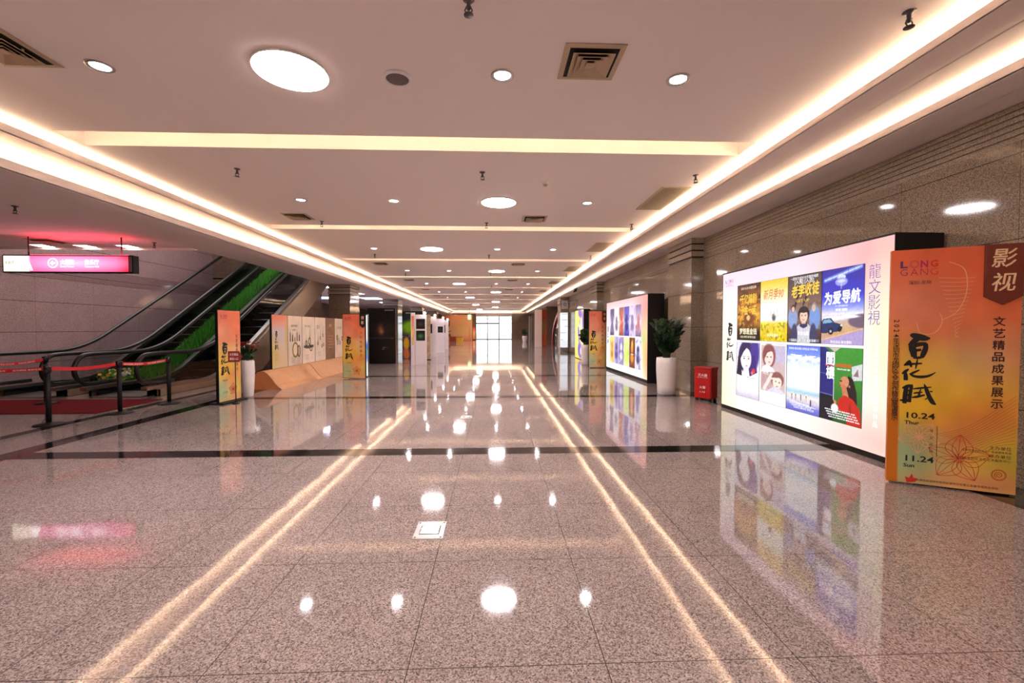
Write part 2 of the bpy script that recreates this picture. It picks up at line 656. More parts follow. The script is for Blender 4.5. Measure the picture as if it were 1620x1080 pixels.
# brush characters read as bai, hua, fu: strokes as (x, y, width), y downwards
BRUSH = {
    'bai': ((740, 135, 170, 250), [
        [(752, 158, 14), (775, 160, 40), (825, 176, 52), (870, 188, 42), (905, 186, 10)],
        [(815, 185, 46), (770, 232, 34), (745, 262, 16)],
        [(748, 262, 20), (768, 280, 46), (780, 320, 46), (788, 372, 36)],
        [(780, 262, 36), (830, 245, 34), (878, 242, 26)],
        [(872, 236, 26), (872, 285, 34), (858, 335, 36), (845, 376, 26)],
        [(795, 308, 24), (840, 300, 20)],
        [(782, 372, 24), (815, 380, 22), (852, 370, 18)]]),
    'hua': ((955, 138, 292, 248), [
        [(972, 216, 10), (1005, 200, 26), (1060, 196, 18), (1128, 188, 14)],
        [(1018, 156, 12), (1024, 185, 26), (1038, 234, 12)],
        [(976, 214, 12), (1005, 180, 20), (1020, 158, 10)],
        [(1088, 138, 5), (1082, 195, 15), (1073, 254, 6)],
        [(1015, 254, 12), (985, 284, 26), (958, 312, 12)],
        [(985, 286, 20), (990, 330, 32), (992, 382, 32)],
        [(1108, 262, 10), (1062, 290, 20), (1024, 316, 16)],
        [(1026, 304, 16), (1062, 332, 22), (1125, 338, 26), (1190, 322, 20), (1244, 282, 6)]]),
    'fu': ((1230, 145, 305, 238), [
        [(1248, 206, 14), (1290, 182, 30), (1338, 172, 20)],
        [(1282, 190, 30), (1274, 275, 36), (1268, 372, 30)],
        [(1326, 178, 24), (1316, 265, 26), (1308, 356, 28)],
        [(1282, 232, 14), (1318, 226, 12)],
        [(1280, 280, 20), (1318, 274, 16)],
        [(1228, 340, 12), (1275, 338, 26), (1326, 342, 18)],
        [(1338, 208, 10), (1400, 196, 18), (1492, 180, 8)],
        [(1404, 206, 8), (1392, 262, 16), (1384, 300, 12)],
        [(1344, 256, 12), (1375, 248, 16), (1420, 240, 10)],
        [(1330, 302, 10), (1375, 292, 22), (1440, 268, 12)],
        [(1430, 148, 5), (1448, 200, 26), (1472, 275, 32), (1502, 342, 34), (1532, 368, 10)],
        [(1462, 300, 10), (1440, 320, 8)],
        [(1478, 228, 10), (1502, 228, 12)]]),
}


def brush(mb, ch, cx, cz, height, mt, y=0.0):
    (x0, y0, w, h), strokes = BRUSH[ch]
    k = height / h
    for st in strokes:
        ribbon(mb, [(cx + (x - x0 - w / 2.) * k, cz - (yy - y0 - h / 2.) * k, ww * k * 1.2) for x, yy, ww in st], mt, y)


def brush_column(mb, cx, z_top, size, mt, y=0.0, gap=1.22):
    for i, ch in enumerate(('bai', 'hua', 'fu')):
        hh = size * (1.0, .88, .86)[i]
        brush(mb, ch, cx, z_top - size * (.5 + gap * i * .93), hh, mt, y)


def city_logo(mb, cx, cz, w, y=0.0, mats=None):
    """the two-line logo: heavy LONG with a ring of rays for O, thin GANG under it"""
    a, b, c = mats or (M_PURPLEINK, M_MAGENTAINK, M_REDINK)
    hh = w * .24
    xs = (-.40, -.12, .14, .40)
    for ch, xx, mt in zip('L NG', xs, (a, b, b, c)):
        if ch != ' ':
            letter(mb, ch, cx + xx * w, cz + hh * .62, mt, height=hh, width=w * .2, y=y, bold=.035)
    for k in range(14):
        an = 2 * math.pi * k / 14
        ca, sa = math.cos(an), math.sin(an)
        r0, r1 = hh * .34, hh * .56
        ribbon(mb, [(cx + xs[1] * w + ca * r0, cz + hh * .62 + sa * r0, hh * .05),
                    (cx + xs[1] * w + math.cos(an + .25) * r1, cz + hh * .62 + math.sin(an + .25) * r1, hh * .1)], b, y)
    for ch, xx, mt in zip('GANG', xs, (a, b, b, c)):
        letter(mb, ch, cx + xx * w, cz - hh * .5, mt, height=hh * .95, width=w * .2, y=y, bold=-.012)


FULL_TITLE = '2024年深圳市龙岗区文艺创作精品展演展示'

# ================================================================== THE SETTING
XL1, XR1 = -5.24, 3.305          # upper lips
XL2, XR2 = -5.5, 3.95            # lower lips
XEDGE = -6.72                    # edge of the left soffit over the escalator well
XW = 4.5                         # right wall
WELL = (10.2, 18.5)              # the escalator well in y
XLW = -11.6

mb = MB()
mb.quad((-14, Y0, 0), (9, Y0, 0), (9, Y1 + 1, 0), (-14, Y1 + 1, 0), M_FLOOR)
struct(mb, 'floor')
n_trim = 0


def trim(mb):
    global n_trim
    n_trim += 1
    return struct(mb, 'trim_%d' % n_trim)


T = .0012
for (ya, yb) in ((4.725, 4.975), (8.62, 8.86), (12.52, 12.77), (17.3, 17.55), (21.4, 21.65), (26.2, 26.45), (31, 31.25), (36, 36.25)):
    trim(MB().box(-5.1, 4.0, ya, yb, -.02, T, M_BAND))
trim(MB().box(-5.36, -5.1, Y0, 44, -.02, T, M_BAND))
trim(MB().box(-6.27, -6.09, Y0, 44, -.02, T, M_BAND))
trim(MB().box(4.0, XW, Y0, 26.5, -.02, T, M_BAND))

# ceiling: panels between the light slots, slots, two stepped coves on each side and across the far end
SLOTS = [-3.5, 1.0, 5.5, 10.03, 14.6, 19.4, 24.3, 29.2, 34.1, 39.0, 43.8, 48.6]
SW = .40
mb = MB()
SX0, SX1 = -5.1, 3.2


def flat(x0, x1, y0, y1, z, mt=M_CEIL):
    mb.quad((x0, y0, z), (x0, y1, z), (x1, y1, z), (x1, y0, z), mt)


edges = [Y0] + [e for s in SLOTS for e in (s - SW / 2, s + SW / 2)] + [55.3]
for a, b in zip(edges[0::2], edges[1::2]):
    flat(SX0, SX1, a, b, H)
flat(XL1 - .3, SX0, Y0, 55.3, H)
flat(SX1, XR1 + .3, Y0, 55.3, H)
for s in SLOTS:
    a, b = s - SW / 2, s + SW / 2
    t = H + .24
    mb.quad((SX0, b, H), (SX1, b, H), (SX1, b, t), (SX0, b, t), M_CEIL)
    mb.quad((SX0, a, H), (SX0, a, t), (SX1, a, t), (SX1, a, H), M_CEIL)
    mb.quad((SX0, a, H), (SX0, b, H), (SX0, b, t), (SX0, a, t), M_CEIL)
    mb.quad((SX1, a, H), (SX1, a, t), (SX1, b, t), (SX1, b, H), M_CEIL)
    flat(SX0, SX1, a, b, t)
YE = 55.3
for (x1, x2, sg, hs, xe) in ((XR1, XR2, 1, HS, 7.0), (XL1, XL2, -1, HL, XEDGE)):
    lo = HM - .004
    ylip = 54.9
    mb.box(min(x1, x1 + sg * .025), max(x1, x1 + sg * .025), Y0, ylip, HM - .003, HM + (.075 if sg > 0 else .095), M_CEIL)       # upper lip
    mb.box(min(x1 + sg * .3, x1 + sg * .31), max(x1 + sg * .3, x1 + sg * .31), Y0, YE, HM, H + .02, M_CEIL)
    xo = x2 + sg * (.30 if sg > 0 else .46)
    mb.box(min(x1, xo), max(x1, xo), Y0, YE + .5, HM, HM + .01, M_CEIL)                                # middle step
    mb.box(min(x2, x2 + sg * .025), max(x2, x2 + sg * .025), Y0, 55.35, hs - .003, hs + (.085 if sg > 0 else .12), M_CEIL)      # lower lip
    mb.box(min(xo, xo + sg * .01), max(xo, xo + sg * .01), Y0, 55.7, hs, HM + .01, M_CEIL)
    mb.box(min(x2, xe), max(x2, xe), Y0, Y1, hs, hs + .012, M_CEIL)                                   # soffit
# far end of the coves
mb.box(XL1, XR1, 54.9, 54.925, HM, HM + .075, M_CEIL)
mb.box(XL1, XR1, 54.9, 55.7, HM, HM + .012, M_CEIL)
mb.box(XL1, XR1, 55.2, 55.21, HM, H + .02, M_CEIL)
mb.box(XL2, XR2, 55.35, 55.375, HS, HS + .085, M_CEIL)
mb.box(XL2 - .4, XR2 + .4, 55.35, Y1, HS - .01, HS, M_CEIL)
struct(mb, 'ceiling', fix=False)

mb = MB()
mb.box(-14, XEDGE, Y0, 9.55, HL, HL + .05, M_CEIL)
mb.box(-14, XEDGE, 9.6, WELL[0], HL + .03, HL + .08, M_CEIL)
mb.box(-14, XEDGE, WELL[0] - .02, WELL[0], HL - .02, 7.2, M_CEIL)
mb.box(-14, XEDGE, WELL[1], Y1, HL + .25, HL + .3, M_CEIL)
mb.box(XEDGE - .03, XEDGE, WELL[1], Y1, HL, HL + .3, M_CEIL)
struct(mb, 'ceiling_left')
mb = MB()
mb.box(XLW, XEDGE, WELL[0], WELL[1], 7.2, 7.25, M_DARKPAINT)
mb.box(XEDGE, XEDGE + .04, WELL[0], WELL[1], HL + .02, 7.2, M_CEIL)
struct(mb, 'ceiling_well')

# right wall with a band of grooves under the soffit
mb = MB()
mb.box(XW, XW + .2, Y0, 26.4, 0, 2.98, M_WALLR)
for k in range(6):
    z0 = 2.98 + k * .055
    mb.box(XW + .0, XW + .2, Y0, 26.4, z0, z0 + .038, M_RIB)
    mb.box(XW + .02, XW + .2, Y0, 26.4, z0 + .038, z0 + .055, M_RIB)
struct(mb, 'wall_right')


def pillar(x0, x1, y0, y1, top, body, nm, ribs=True):
    mb = MB()
    zb = top - .42
    mb.box(x0, x1, y0, y1, 0, zb, body)
    for k in range(3):
        z0 = zb + k * .14
        mb.box(x0 + .015, x1 - .015, y0 + .015, y1 - .015, z0, z0 + .03, M_BAND)
        mb.box(x0 - .015, x1 + .015, y0 - .015, y1 + .015, z0 + .03, z0 + .14, M_RIB)
    return struct(mb, nm)


for i, yy in enumerate((9.25, 17.95)):
    pillar(4.22, XW, yy, yy + 1.25, HS, M_WALLR, 'pillar_right_%d' % (i + 1))
pillar(3.98, 4.75, 26.4, 27.6, HS, M_WALLR, 'pillar_right_3')
for i, yy in enumerate((17.9, 26.6, 35.3, 44.0)):
    pillar(-6.7 if i == 0 else -6.75, -5.85, yy, yy + 1.2, HL, M_DARKSTONE, 'pillar_left_%d' % (i + 1))

# left side
mb = MB()
mb.box(XLW - .2, XLW, Y0, WELL[1], 0, 7.2, M_WALLL)
for k in range(9):
    z0 = 2.70 + k * .045
    mb.box(XLW, XLW + .012, Y0, WELL[1], z0, z0 + .022, M_WALLL)
struct(mb, 'wall_left')
struct(MB().box(-13.8, XEDGE, WELL[1], WELL[1] + .2, HL, 7.2, M_DARKSTONE), 'wall_well')
struct(MB().box(-13.8, -9.9, WELL[1], WELL[1] + .2, 0, HL, M_DARKSTONE), 'wall_well_lower')
mb = MB()
poly = [(12.35, 0.01), (WELL[1] - .1, .01), (WELL[1] - .1, 3.1), (17.9, 3.1)]
mb.prism([(12.6, 0), (17.85, 0), (17.85, 3.05)], -7.05, -6.95, 'x', M_DARKSTONE)
struct(mb, 'wall_stair')
struct(MB().box(-13.8, -13.6, WELL[1], Y1, 0, HL + .3, M_DARKSTONE), 'wall_left_far')
mb = MB()
mb.box(-13.8, -2.43, Y1, Y1 + .2, 0, 4, M_DARKSTONE)
mb.box(2.19, 9, Y1, Y1 + .2, 0, 4, M_DARKSTONE)
mb.box(-2.43, 2.19, Y1, Y1 + .2, 3.02, 4, M_CEIL)
struct(mb, 'wall_far')
struct(MB().box(-14, 9, Y0 - .2, Y0, 0, 4, M_CEIL), 'wall_behind')
mb = MB()
mb.box(4.5, 4.7, 38.0, Y1, 0, HS, M_DARKSTONE)
struct(mb, 'wall_right_far')
struct(MB().box(4.76, 7.0, 27.5, 27.6, 0, HS, M_DARKSTONE), 'wall_shop_near')
struct(MB().box(6.8, 7.0, 27.6, 38.2, 0, HS, M_DARKSTONE), 'wall_shop')
struct(MB().box(4.7, 6.8, 38.0, 38.2, 0, HS, M_DARKSTONE), 'wall_shop_far')
trim(MB().box(4.34, 4.44, 55.6, 55.75, 0, 3.0, M_WHITE_ENAMEL))

# glazed doors to the daylight at the far end
mb = MB()
mb.quad((-30, Y1, -.02), (30, Y1, -.02), (30, 140, -.02), (-30, 140, -.02), M_GROUND)
struct(mb, 'ground_outside')
for i, (xa, xb) in enumerate(((-2.43, -.96), (-.96, .52), (.52, 2.19))):
    mb = MB()
    for (a, b, c, d) in ((xa, xa + .06, 0, 3.02), (xb - .06, xb, 0, 3.02), (xa, xb, 2.95, 3.02), (xa, xb, 2.60, 2.66), (xa, xb, 0, .07)):
        mb.box(a, b, Y1 + .03, Y1 + .1, c, d, M_FRAME)
    if i < 2:
        mb.box(xa + .05, xb - .05, Y1 - .02, Y1 + .03, 1.98, 2.14, M_DARKPAINT)
    else:
        mb.box(xa + .05, xb - .05, Y1 + .03, Y1 + .1, 2.0, 2.04, M_FRAME)
    d = struct(mb, 'door_%d' % (i + 1))
    MB().box(xa + .05, xb - .05, Y1 + .06, Y1 + .07, .05, 2.97, M_GLASS).build('glass_pane', d)
    if i < 2:
        MB().tube([((xb - .14) if i == 0 else (xa + .14), Y1 - .02, .9), ((xb - .14) if i == 0 else (xa + .14), Y1 - .02, 1.5)], .018, M_STEEL).build('door_handle', d)

# ================================================================== CEILING FITTINGS
ORD = ['first', 'second', 'third', 'fourth', 'fifth', 'sixth', 'seventh', 'eighth', 'ninth', 'tenth', 'eleventh', 'twelfth', 'thirteenth']


def make_disc():
    t = thing('round_ceiling_light', '-', 'light')
    MB().lathe([(.305, 0), (.318, -.008), (.318, -.016), (.306, -.02)], M_WHITE_ENAMEL, 48).build('trim_ring', t)
    MB().lathe([(.306, -.004), (.306, -.021), (.2, -.026), (0, -.028)], E_DISC, 48).build('diffuser', t)
    return t


def make_spot():
    t = thing('downlight', '-', 'light')
    MB().lathe([(.085, 0), (.105, -.003), (.105, -.010), (.082, -.014), (.07, .0)], M_STEEL, 24).build('trim_ring', t)
    MB().lathe([(.078, -.002), (.06, -.006), (0, -.008)], E_SPOT, 20).build('lamp', t)
    return t


def make_vent(w, h_):
    t = thing('ceiling_air_vent', '-', 'vent')
    a = w / 2
    MB().box(-a + .02, a - .02, -a + .02, a - .02, -.003, 0, M_VENTDARK).build('duct_opening', t)  # flat dark sheet: the shade behind the louvres put into its colour
    mb = MB()

    def ring(o, i, zo, zi):
        for k in range(4):
            an = k * math.pi / 2
            ca, sa = math.cos(an), math.sin(an)
            q = [(-o, -o, zo), (o, -o, zo), (i, -i, zi), (-i, -i, zi)]
            mb.add([(x * ca - y * sa, x * sa + y * ca, z) for x, y, z in q] + [(x * ca - y * sa, x * sa + y * ca, z - .004) for x, y, z in q],
                   [(0, 1, 2, 3), (7, 6, 5, 4), (0, 4, 5, 1), (3, 2, 6, 7)], M_VENT)
    ring(a, a - .045, -.004, -.008)
    mb.build('rim', t)
    mb = MB()
    for o in (.70, .52, .34):
        ring(a * o, a * o - .055, -.032, -.004)
    mb.box(-a * .15, a * .15, -a * .15, a * .15, -.03, -.026, M_VENT)
    for k in (-1, 1):
        mb.box(k * a * .6 - .004, k * a * .6 + .004, -.01, .01, -.02, 0, M_VENT)
    mb.build('louvres', t)
    return t


def make_grille():
    t = thing('linear_ceiling_grille', '-', 'vent')
    x, y = .24, .66
    MB().box(-x + .01, x - .01, -y + .01, y - .01, -.003, 0, M_VENTDARK).build('duct_opening', t)  # dark sheet painted as the shade between the blades
    mb = MB()
    mb.box(-x, x, -y, -y + .03, -.012, 0, M_VENT).box(-x, x, y - .03, y, -.012, 0, M_VENT)
    mb.box(-x, -x + .03, -y, y, -.012, 0, M_VENT).box(x - .03, x, -y, y, -.012, 0, M_VENT)
    mb.build('rim', t)
    mb = MB()
    for k in range(12):
        xx = -x + .045 + k * (2 * x - .09) / 11.
        mb.box(xx - .011, xx + .011, -y + .03, y - .03, -.010, -.002, M_VENT)
    mb.build('blades', t)
    return t


def make_sprinkler():
    t = thing('fire_sprinkler', '-', 'sprinkler')
    MB().lathe([(.042, 0), (.04, -.008), (.016, -.014), (.014, -.05), (.02, -.055), (.012, -.075)], M_FRAME, 14).build('body', t)
    mb = MB()
    for s in (-1, 1):
        mb.tube([(s * .012, 0, -.05), (s * .026, 0, -.08), (s * .008, 0, -.105)], .005, M_FRAME, 6)
    mb.build('yoke_arms', t)
    mb = MB().lathe([(.006, -.1), (.034, -.108), (.034, -.112), (0, -.113)], M_FRAME, 14)
    mb.build('deflector', t)
    return t


ROWS = [4.0, 7.93, 12.6, 17.3, 22.2, 27.1, 31.9, 36.6, 41.4, 46.2, 51.0]
XC = (-3.43, -1.80, .07, 1.68)
LANE = ('the lane nearest the escalators', 'the inner lane toward the escalators', 'the inner lane toward the lightboxes', 'the lane nearest the lightboxes')
disc0 = spot0 = None
cnt = [0, 0, 0, 0]
dc = [0, 0]
for r, y in enumerate([-5.2, -.7] + ROWS):
    vis = r >= 2
    big = 1 if (r % 2 == 0) else 2
    for c, x in enumerate(XC):
        if c == big:
            if not vis:
                lab, g = 'large round ceiling light behind the viewer in %s' % LANE[c], None
            else:
                lab = 'large round ceiling light, %s along %s' % (ORD[dc[big - 1]], LANE[c])
                dc[big - 1] += 1
            if disc0 is None:
                disc0 = make_disc()
                disc0.location = (x, y, H)
                disc0['label'] = lab
            else:
                o = copy_tree(disc0, (x, y, H), 0, lab)
        elif vis:
            lab = 'small recessed downlight with steel ring, %s along %s' % (ORD[cnt[c]], LANE[c])
            cnt[c] += 1
            if spot0 is None:
                spot0 = make_spot()
                spot0.location = (x, y, H)
                spot0['label'] = lab
            else:
                copy_tree(spot0, (x, y, H), 0, lab)
for o in list(COL.objects):
    if o.get('category') == 'light':
        o['group'] = 'large round ceiling lights' if o.name.startswith('round') else 'recessed downlights'

vent0 = make_vent(.50, 0)
k = 0
for x, nm in ((.82, 'lightbox side'), (-4.0, 'escalator side')):
    for j, y in enumerate((3.78, 9.1, 15.5, 20.6, 25.4, 30.2)):
        lab = 'square louvred ceiling air vent, %s from the front on the %s' % (ORD[j], nm)
        if k == 0:
            vent0.location = (x, y, H)
            vent0['label'] = lab
        else:
            copy_tree(vent0, (x, y, H), 0, lab)
        k += 1
vent0['group'] = 'square ceiling vents'
for o in list(COL.objects):
    if o.name.startswith('ceiling_air_vent'):
        o['group'] = 'square ceiling vents'
copy_tree(vent0, (-9.1, 9.3, HL), 0, 'louvred air vent in the low ceiling above the red hanging sign', None)
g0 = make_grille()
for j, y in enumerate((7.65, 12.2, 16.6, 21.5, 26.3)):
    lab = 'long slatted ceiling grille beside the bright cove, %s from the front' % ORD[j]
    if j == 0:
        g0.location = (2.93, y, H)
        g0['label'] = lab
        g0['group'] = 'slatted grilles along the cove'
    else:
        copy_tree(g0, (2.93, y, H), 0, lab)
s0 = make_sprinkler()
first = True
for c, x in enumerate((-3.68, -.18, 2.99)):
    for j, y in enumerate((3.1, 6.45, 9.5, 13.6, 18.2, 23.0)):
        lab = 'small ceiling sprinkler head, %s from the front in %s' % (ORD[j], ('the escalator-side row', 'the middle row', 'the lightbox-side row')[c])
        if first:
            s0.location = (x, y, H)
            s0['label'] = lab
            s0['group'] = 'ceiling sprinkler heads'
            first = False
        else:
            copy_tree(s0, (x, y, H), 0, lab)
copy_tree(s0, (-7.0, 6.7, HL), 0, 'sprinkler head under the low ceiling before the red sign')
copy_tree(s0, (-7.07, 9.4, HL), 0, 'sprinkler head at the edge of the low ceiling above the escalators')

t = thing('ceiling_speaker', 'round ceiling loudspeaker with dark grey mesh between two lights', 'speaker', (-.885, 4.08, H))
MB().lathe([(.13, 0), (.135, -.008), (.105, -.02), (.10, -.01)], M_WHITE_ENAMEL, 32).build('rim', t)
MB().lathe([(.104, -.012), (.09, -.018), (0, -.02)], mat('speaker_mesh', rgb(120, 104, 98), .7, noise=.25, scale=200), 32).build('grille', t)
t = thing('smoke_detector', 'small cream smoke detector on the ceiling beyond the first light slot', 'detector', (.79, 6.87, H))
MB().lathe([(.055, 0), (.055, -.015), (.045, -.03)], M_WHITE_ENAMEL, 20).build('base', t)
MB().lathe([(.035, -.03), (.03, -.05), (0, -.054)], M_VENT, 20).build('sensor_head', t)

# lamps inside the ceiling slots, on the near face of each
for s in SLOTS:
    area('slot_lamp', ((SX0 + SX1) / 2, s - SW / 2 + .03, H + .07), (R(90), 0, R(180)), SX1 - SX0 - .1, .03, S_SLOT * 8, WARM, 70)

# three square panels in the low ceiling over the escalator landing
p0 = None
for j, x in enumerate((-9.9, -9.0, -8.1)):
    lab = 'square lit ceiling panel over the escalator landing, %s from the far wall side' % ORD[j]
    if p0 is None:
        p0 = thing('square_ceiling_light', lab, 'light', (x, 10.0, HL + .03), 0, 'square lights over the landing')
        mb = MB()
        for a, b, c, d in ((-.16, .16, -.16, -.14), (-.16, .16, .14, .16), (-.16, -.14, -.14, .14), (.14, .16, -.14, .14)):
            mb.box(a, b, c, d, -.01, 0, M_WHITE_ENAMEL)
        mb.build('frame', p0)
        MB().box(-.14, .14, -.14, .14, -.007, -.001, E_PANEL).build('diffuser', p0)
    else:
        copy_tree(p0, (x, 10.0, HL + .03), 0, lab)
# lavender panels of the hall behind the left pillars
q0 = None
for j, (x, y) in enumerate(((-8.2, 21.0), (-8.2, 25.0), (-8.2, 29.5), (-8.2, 34.5), (-11.2, 22.5), (-11.2, 29.0))):
    lab = 'long lavender ceiling light panel in the side hall beyond the dark pillars, %s' % ('nearest', 'second nearest', 'third nearest', 'farthest', 'front one of the outer row', 'rear one of the outer row')[j]
    if q0 is None:
        q0 = thing('hall_ceiling_panel', lab, 'light', (x, y, HL + .25), 0, 'lavender panels of the side hall')
        MB().box(-.62, .62, -.92, .92, -.02, 0, M_WHITE_ENAMEL).build('frame', q0)
        MB().box(-.6, .6, -.9, .9, -.026, -.02, E_LAV).build('diffuser', q0)
    else:
        copy_tree(q0, (x, y, HL + .25), 0, lab)

# ================================================================== PRINTS


def fest_bg(w, h, white=0.0, seed=1, strip=True):
    """festival artwork: coral above, gold in the middle, green and coral washes below"""
    c = Canvas(w, h)
    c.rng = np.random.RandomState(seed)
    c.vgrad([(0, (226, 104, 66)), (.30, (228, 130, 84)), (.42, (228, 170, 78)), (.6, (236, 184, 60)), (.8, (226, 176, 84)), (1, (232, 190, 130))], (-.12, 1.0))
    c.ell(.18, .24, .30, .10, (226, 138, 112), .6, .7)
    c.ell(.62, .48, .42, .09, (222, 178, 130), .7, .75, -.4)
    c.ell(.25, .62, .35, .14, (242, 196, 50), .8, .8)
    c.ell(.75, .70, .34, .07, (222, 134, 70), .7, .75, -.3)
    c.ell(.55, .80, .35, .06, (224, 140, 84), .7, .6, -.2)
    c.ell(.10, .88, .36, .12, (168, 190, 140), .5, .85)
    c.ell(.95, .85, .22, .07, (214, 190, 72), .7, .8)
    c.ell(.85, .97, .4, .03, (226, 150, 100), .8, .7)
    c.noise(6, .05)
    if strip:
        g = np.clip((c.V - .28) / .4, 0, 1)
        k = (c.U < .095)
        for ch, v in enumerate((206, 118, 30)):
            c.a[..., ch] = np.where(k, c.a[..., ch] * (1 - g) + v / 255. * g, c.a[..., ch])
    if white:
        c.a = c.a * (1 - white) + white * np.array((1.0, .95, .93))
    return c


def petal(mb, cx, cz, ang, ln, wd, mt, lines=5, y=0.0, lw=.004):
    """one line-drawn petal with veins"""
    ca, sa = math.cos(ang), math.sin(ang)

    def P(t, s):
        a = t * ln
        b = s * wd * math.sin(min(1, t * 1.02) ** .8 * math.pi)
        return (cx + a * ca - b * sa, cz + a * sa + b * ca, lw)
    for i in range(lines):
        s_ = -1 + 2. * i / (lines - 1)
        ribbon(mb, [P(t, s_) for t in (0.05, .25, .5, .75, .97)], mt, y)


def flower(mb, cx, cz, r, mt, mt2, y=0.0, rot=0.3, lw=.004, n=5):
    for k in range(n):
        petal(mb, cx, cz, rot + k * 2 * math.pi / n, r, r * .42, mt, 5, y, lw)
    for k in range(9):
        a = k * 2 * math.pi / 9
        ribbon(mb, [(cx, cz, lw), (cx + math.cos(a) * r * .12, cz + math.sin(a) * r * .12, lw), (cx + math.cos(a) * r * .2, cz + math.sin(a) * r * .2, lw * 1.6)], mt2, y)


def seal(mb, cx, cz, r, mt, y=0.0):
    for q in (1.0, .86):
        n = 28
        ribbon(mb, [(cx + math.cos(a) * r * q, cz + math.sin(a) * r * q, r * .07) for a in [2 * math.pi * i / n for i in range(n + 1)]], mt, y)
    ribbon(mb, [(cx + math.cos(a) * r * (.12 + .09 * a / 2), cz + math.sin(a) * r * (.12 + .09 * a / 2), r * .1) for a in [i * .5 for i in range(22)]], mt, y)


# ------------------------------------------------------------------ the tall festival board by the near lightbox
PW, PH = .827, 2.05
ang = math.atan2(3.342 - 3.724, 4.222 - 3.489)
t = thing('festival_display_board', 'tall orange festival board with dates standing in front of the large lightbox', 'display board',
          ((3.489 + 4.222) / 2, (3.724 + 3.342) / 2, 0), ang, 'orange festival boards')
MB().box(-PW / 2, PW / 2, .0, .035, .015, PH, M_ORANGE).build('board', t, bevel=.002)
mb = MB().box(-PW / 2 + .2, PW / 2 - .02, .036, .34, 0, .016, M_BLACK)
mb.box(PW / 2 - .1, PW / 2 - .06, .036, .07, .016, 1.1, M_BLACK)
mb.tube([(PW / 2 - .08, .31, .02), (PW / 2 - .08, .07, 1.0)], .012, M_BLACK)
mb.build('stand', t)
fest_bg(60, 140).mesh('print', PW, PH - .015, A_PRINT, t, (0, -.001, .015))
U = lambda s: (s - .5) * PW
yy = -.003
mb = MB()
for k in range(15):                     # hatched band of lines behind the logo
    ribbon(mb, [(U(.38 + .012 * k), 1.80 - k * .036, .0035), (U(.52), 1.79 - k * .034, .003), (U(.66 - .008 * k), 1.79 - k * .032, .003)], M_PINKINK, yy + .001)
ribbon(mb, [(U(.46), 1.93, .004), (U(.58), 1.86, .006), (U(.60), 1.68, .006), (U(.54), 1.52, .005), (U(.42), 1.44, .004)], M_PINKINK, yy + .001)
ribbon(mb, [(U(.40), 1.50, .004), (U(.42), 1.42, .006), (U(.36), 1.33, .005), (U(.25), 1.33, .004), (U(.22), 1.42, .004)], M_PINKINK, yy + .001)
mb.build('line_drawing', t)
mb = MB()
for k in range(14):                     # sweep of fine lines at the lower edge
    ribbon(mb, [(U(.40 + .03 * k), .46 - .008 * k, .002), (U(.66 + .015 * k), .56 - .012 * k, .002), (U(.985), .82 - .03 * k, .002)], M_RUST, yy + .001)
mb.build('line_drawing', t)
mb = MB()
flower(mb, U(.57), .27, .21, M_REDINK, M_REDINK, yy, .25, .0035)
mb.build('flower_print', t)
mb = MB()
flower(mb, U(.26), .43, .15, M_PINKINK, M_PINKINK, yy, .9, .0035)
mb.build('flower_print', t)
mb = MB()
seal(mb, U(.875), .165, .045, M_REDINK, yy)
mb.build('round_seal', t)
mb = MB()
mb.prism([(U(.17), .02), (U(.155), .07), (U(.19), .06), (U(.21), .10), (U(.225), .065), (U(.26), .06), (U(.24), .03)], yy - .0005, yy, 'y', M_REDINK)
mb.build('maple_leaf_print', t)
mb = MB()
city_logo(mb, U(.225), 1.885, .25, yy)
mb.build('city_logo', t)
mb = MB()
brush_column(mb, U(.245), 1.33, .22, M_INK, yy, 1.03)
mb.build('brush_title', t)
mb = MB()
letter(mb, '深圳·龙岗', U(.235), 1.765, M_INK, height=.033, y=yy)
mb.build('city_lettering', t)
mb = MB()
column(mb, FULL_TITLE, U(.055), 1.455, .56, M_INK, .047, yy, bold=.012)
mb.build('side_title', t)
mb = MB()
letter(mb, '10.24', U(.27), .612, M_INK, height=.052, width=.19, y=yy, bold=.02)
letter(mb, 'Thur', U(.2), .548, M_INK, height=.032, width=.1, y=yy, bold=.02)
letter(mb, '11.24', U(.27), .235, M_INK, height=.052, width=.19, y=yy, bold=.02)
letter(mb, 'Sun', U(.185), .172, M_INK, height=.032, width=.075, y=yy, bold=.02)
column(mb, '展览时间', U(.36), .52, .28, M_INK, .022, yy)
mb.box(U(.402), U(.406), yy - .0005, yy, .26, .53, M_INK)
mb.build('date_print', t)
mb = MB()
for k, (s_, wd) in enumerate((('主办单位', .13), ('深圳市龙岗区文化广电旅游体育局', .30), ('承办单位', .13), ('深圳市龙岗区文化艺术服务中心', .34))):
    letter(mb, s_, U(.96) - wd / 2, .385 - .034 * k, M_BROWNINK, width=wd, y=yy)
mb.build('organiser_print', t)
mb = MB()
letter(mb, '本展览由深圳市龙岗区宣传文化事业发展专项资金资助', U(.56), .052, M_BROWNINK, width=.52, y=yy)
mb.build('footnote_print', t)
mb = MB()
column(mb, '文艺精品成果展示', U(.845), 1.475, .70, M_BROWNINK, .078, yy, bold=.022)
mb.build('column_title', t)
mb = MB()
mb.prism([(U(.72), 2.052), (U(.999), 2.052), (U(.999), 1.63), (U(.86), 1.56), (U(.72), 1.63)], -.022, -.004, 'y', M_TAG)
tg = mb.build('hanging_tag', t, bevel=.003)
for k, ch in enumerate('影视'):
    mb = MB()
    letter(mb, ch, U(.86), 1.938 - .193 * k, M_CREAMINK, height=.15, width=.143, y=-.0232, bold=.012, sh=.12)
    mb.build('tag_letter', tg)


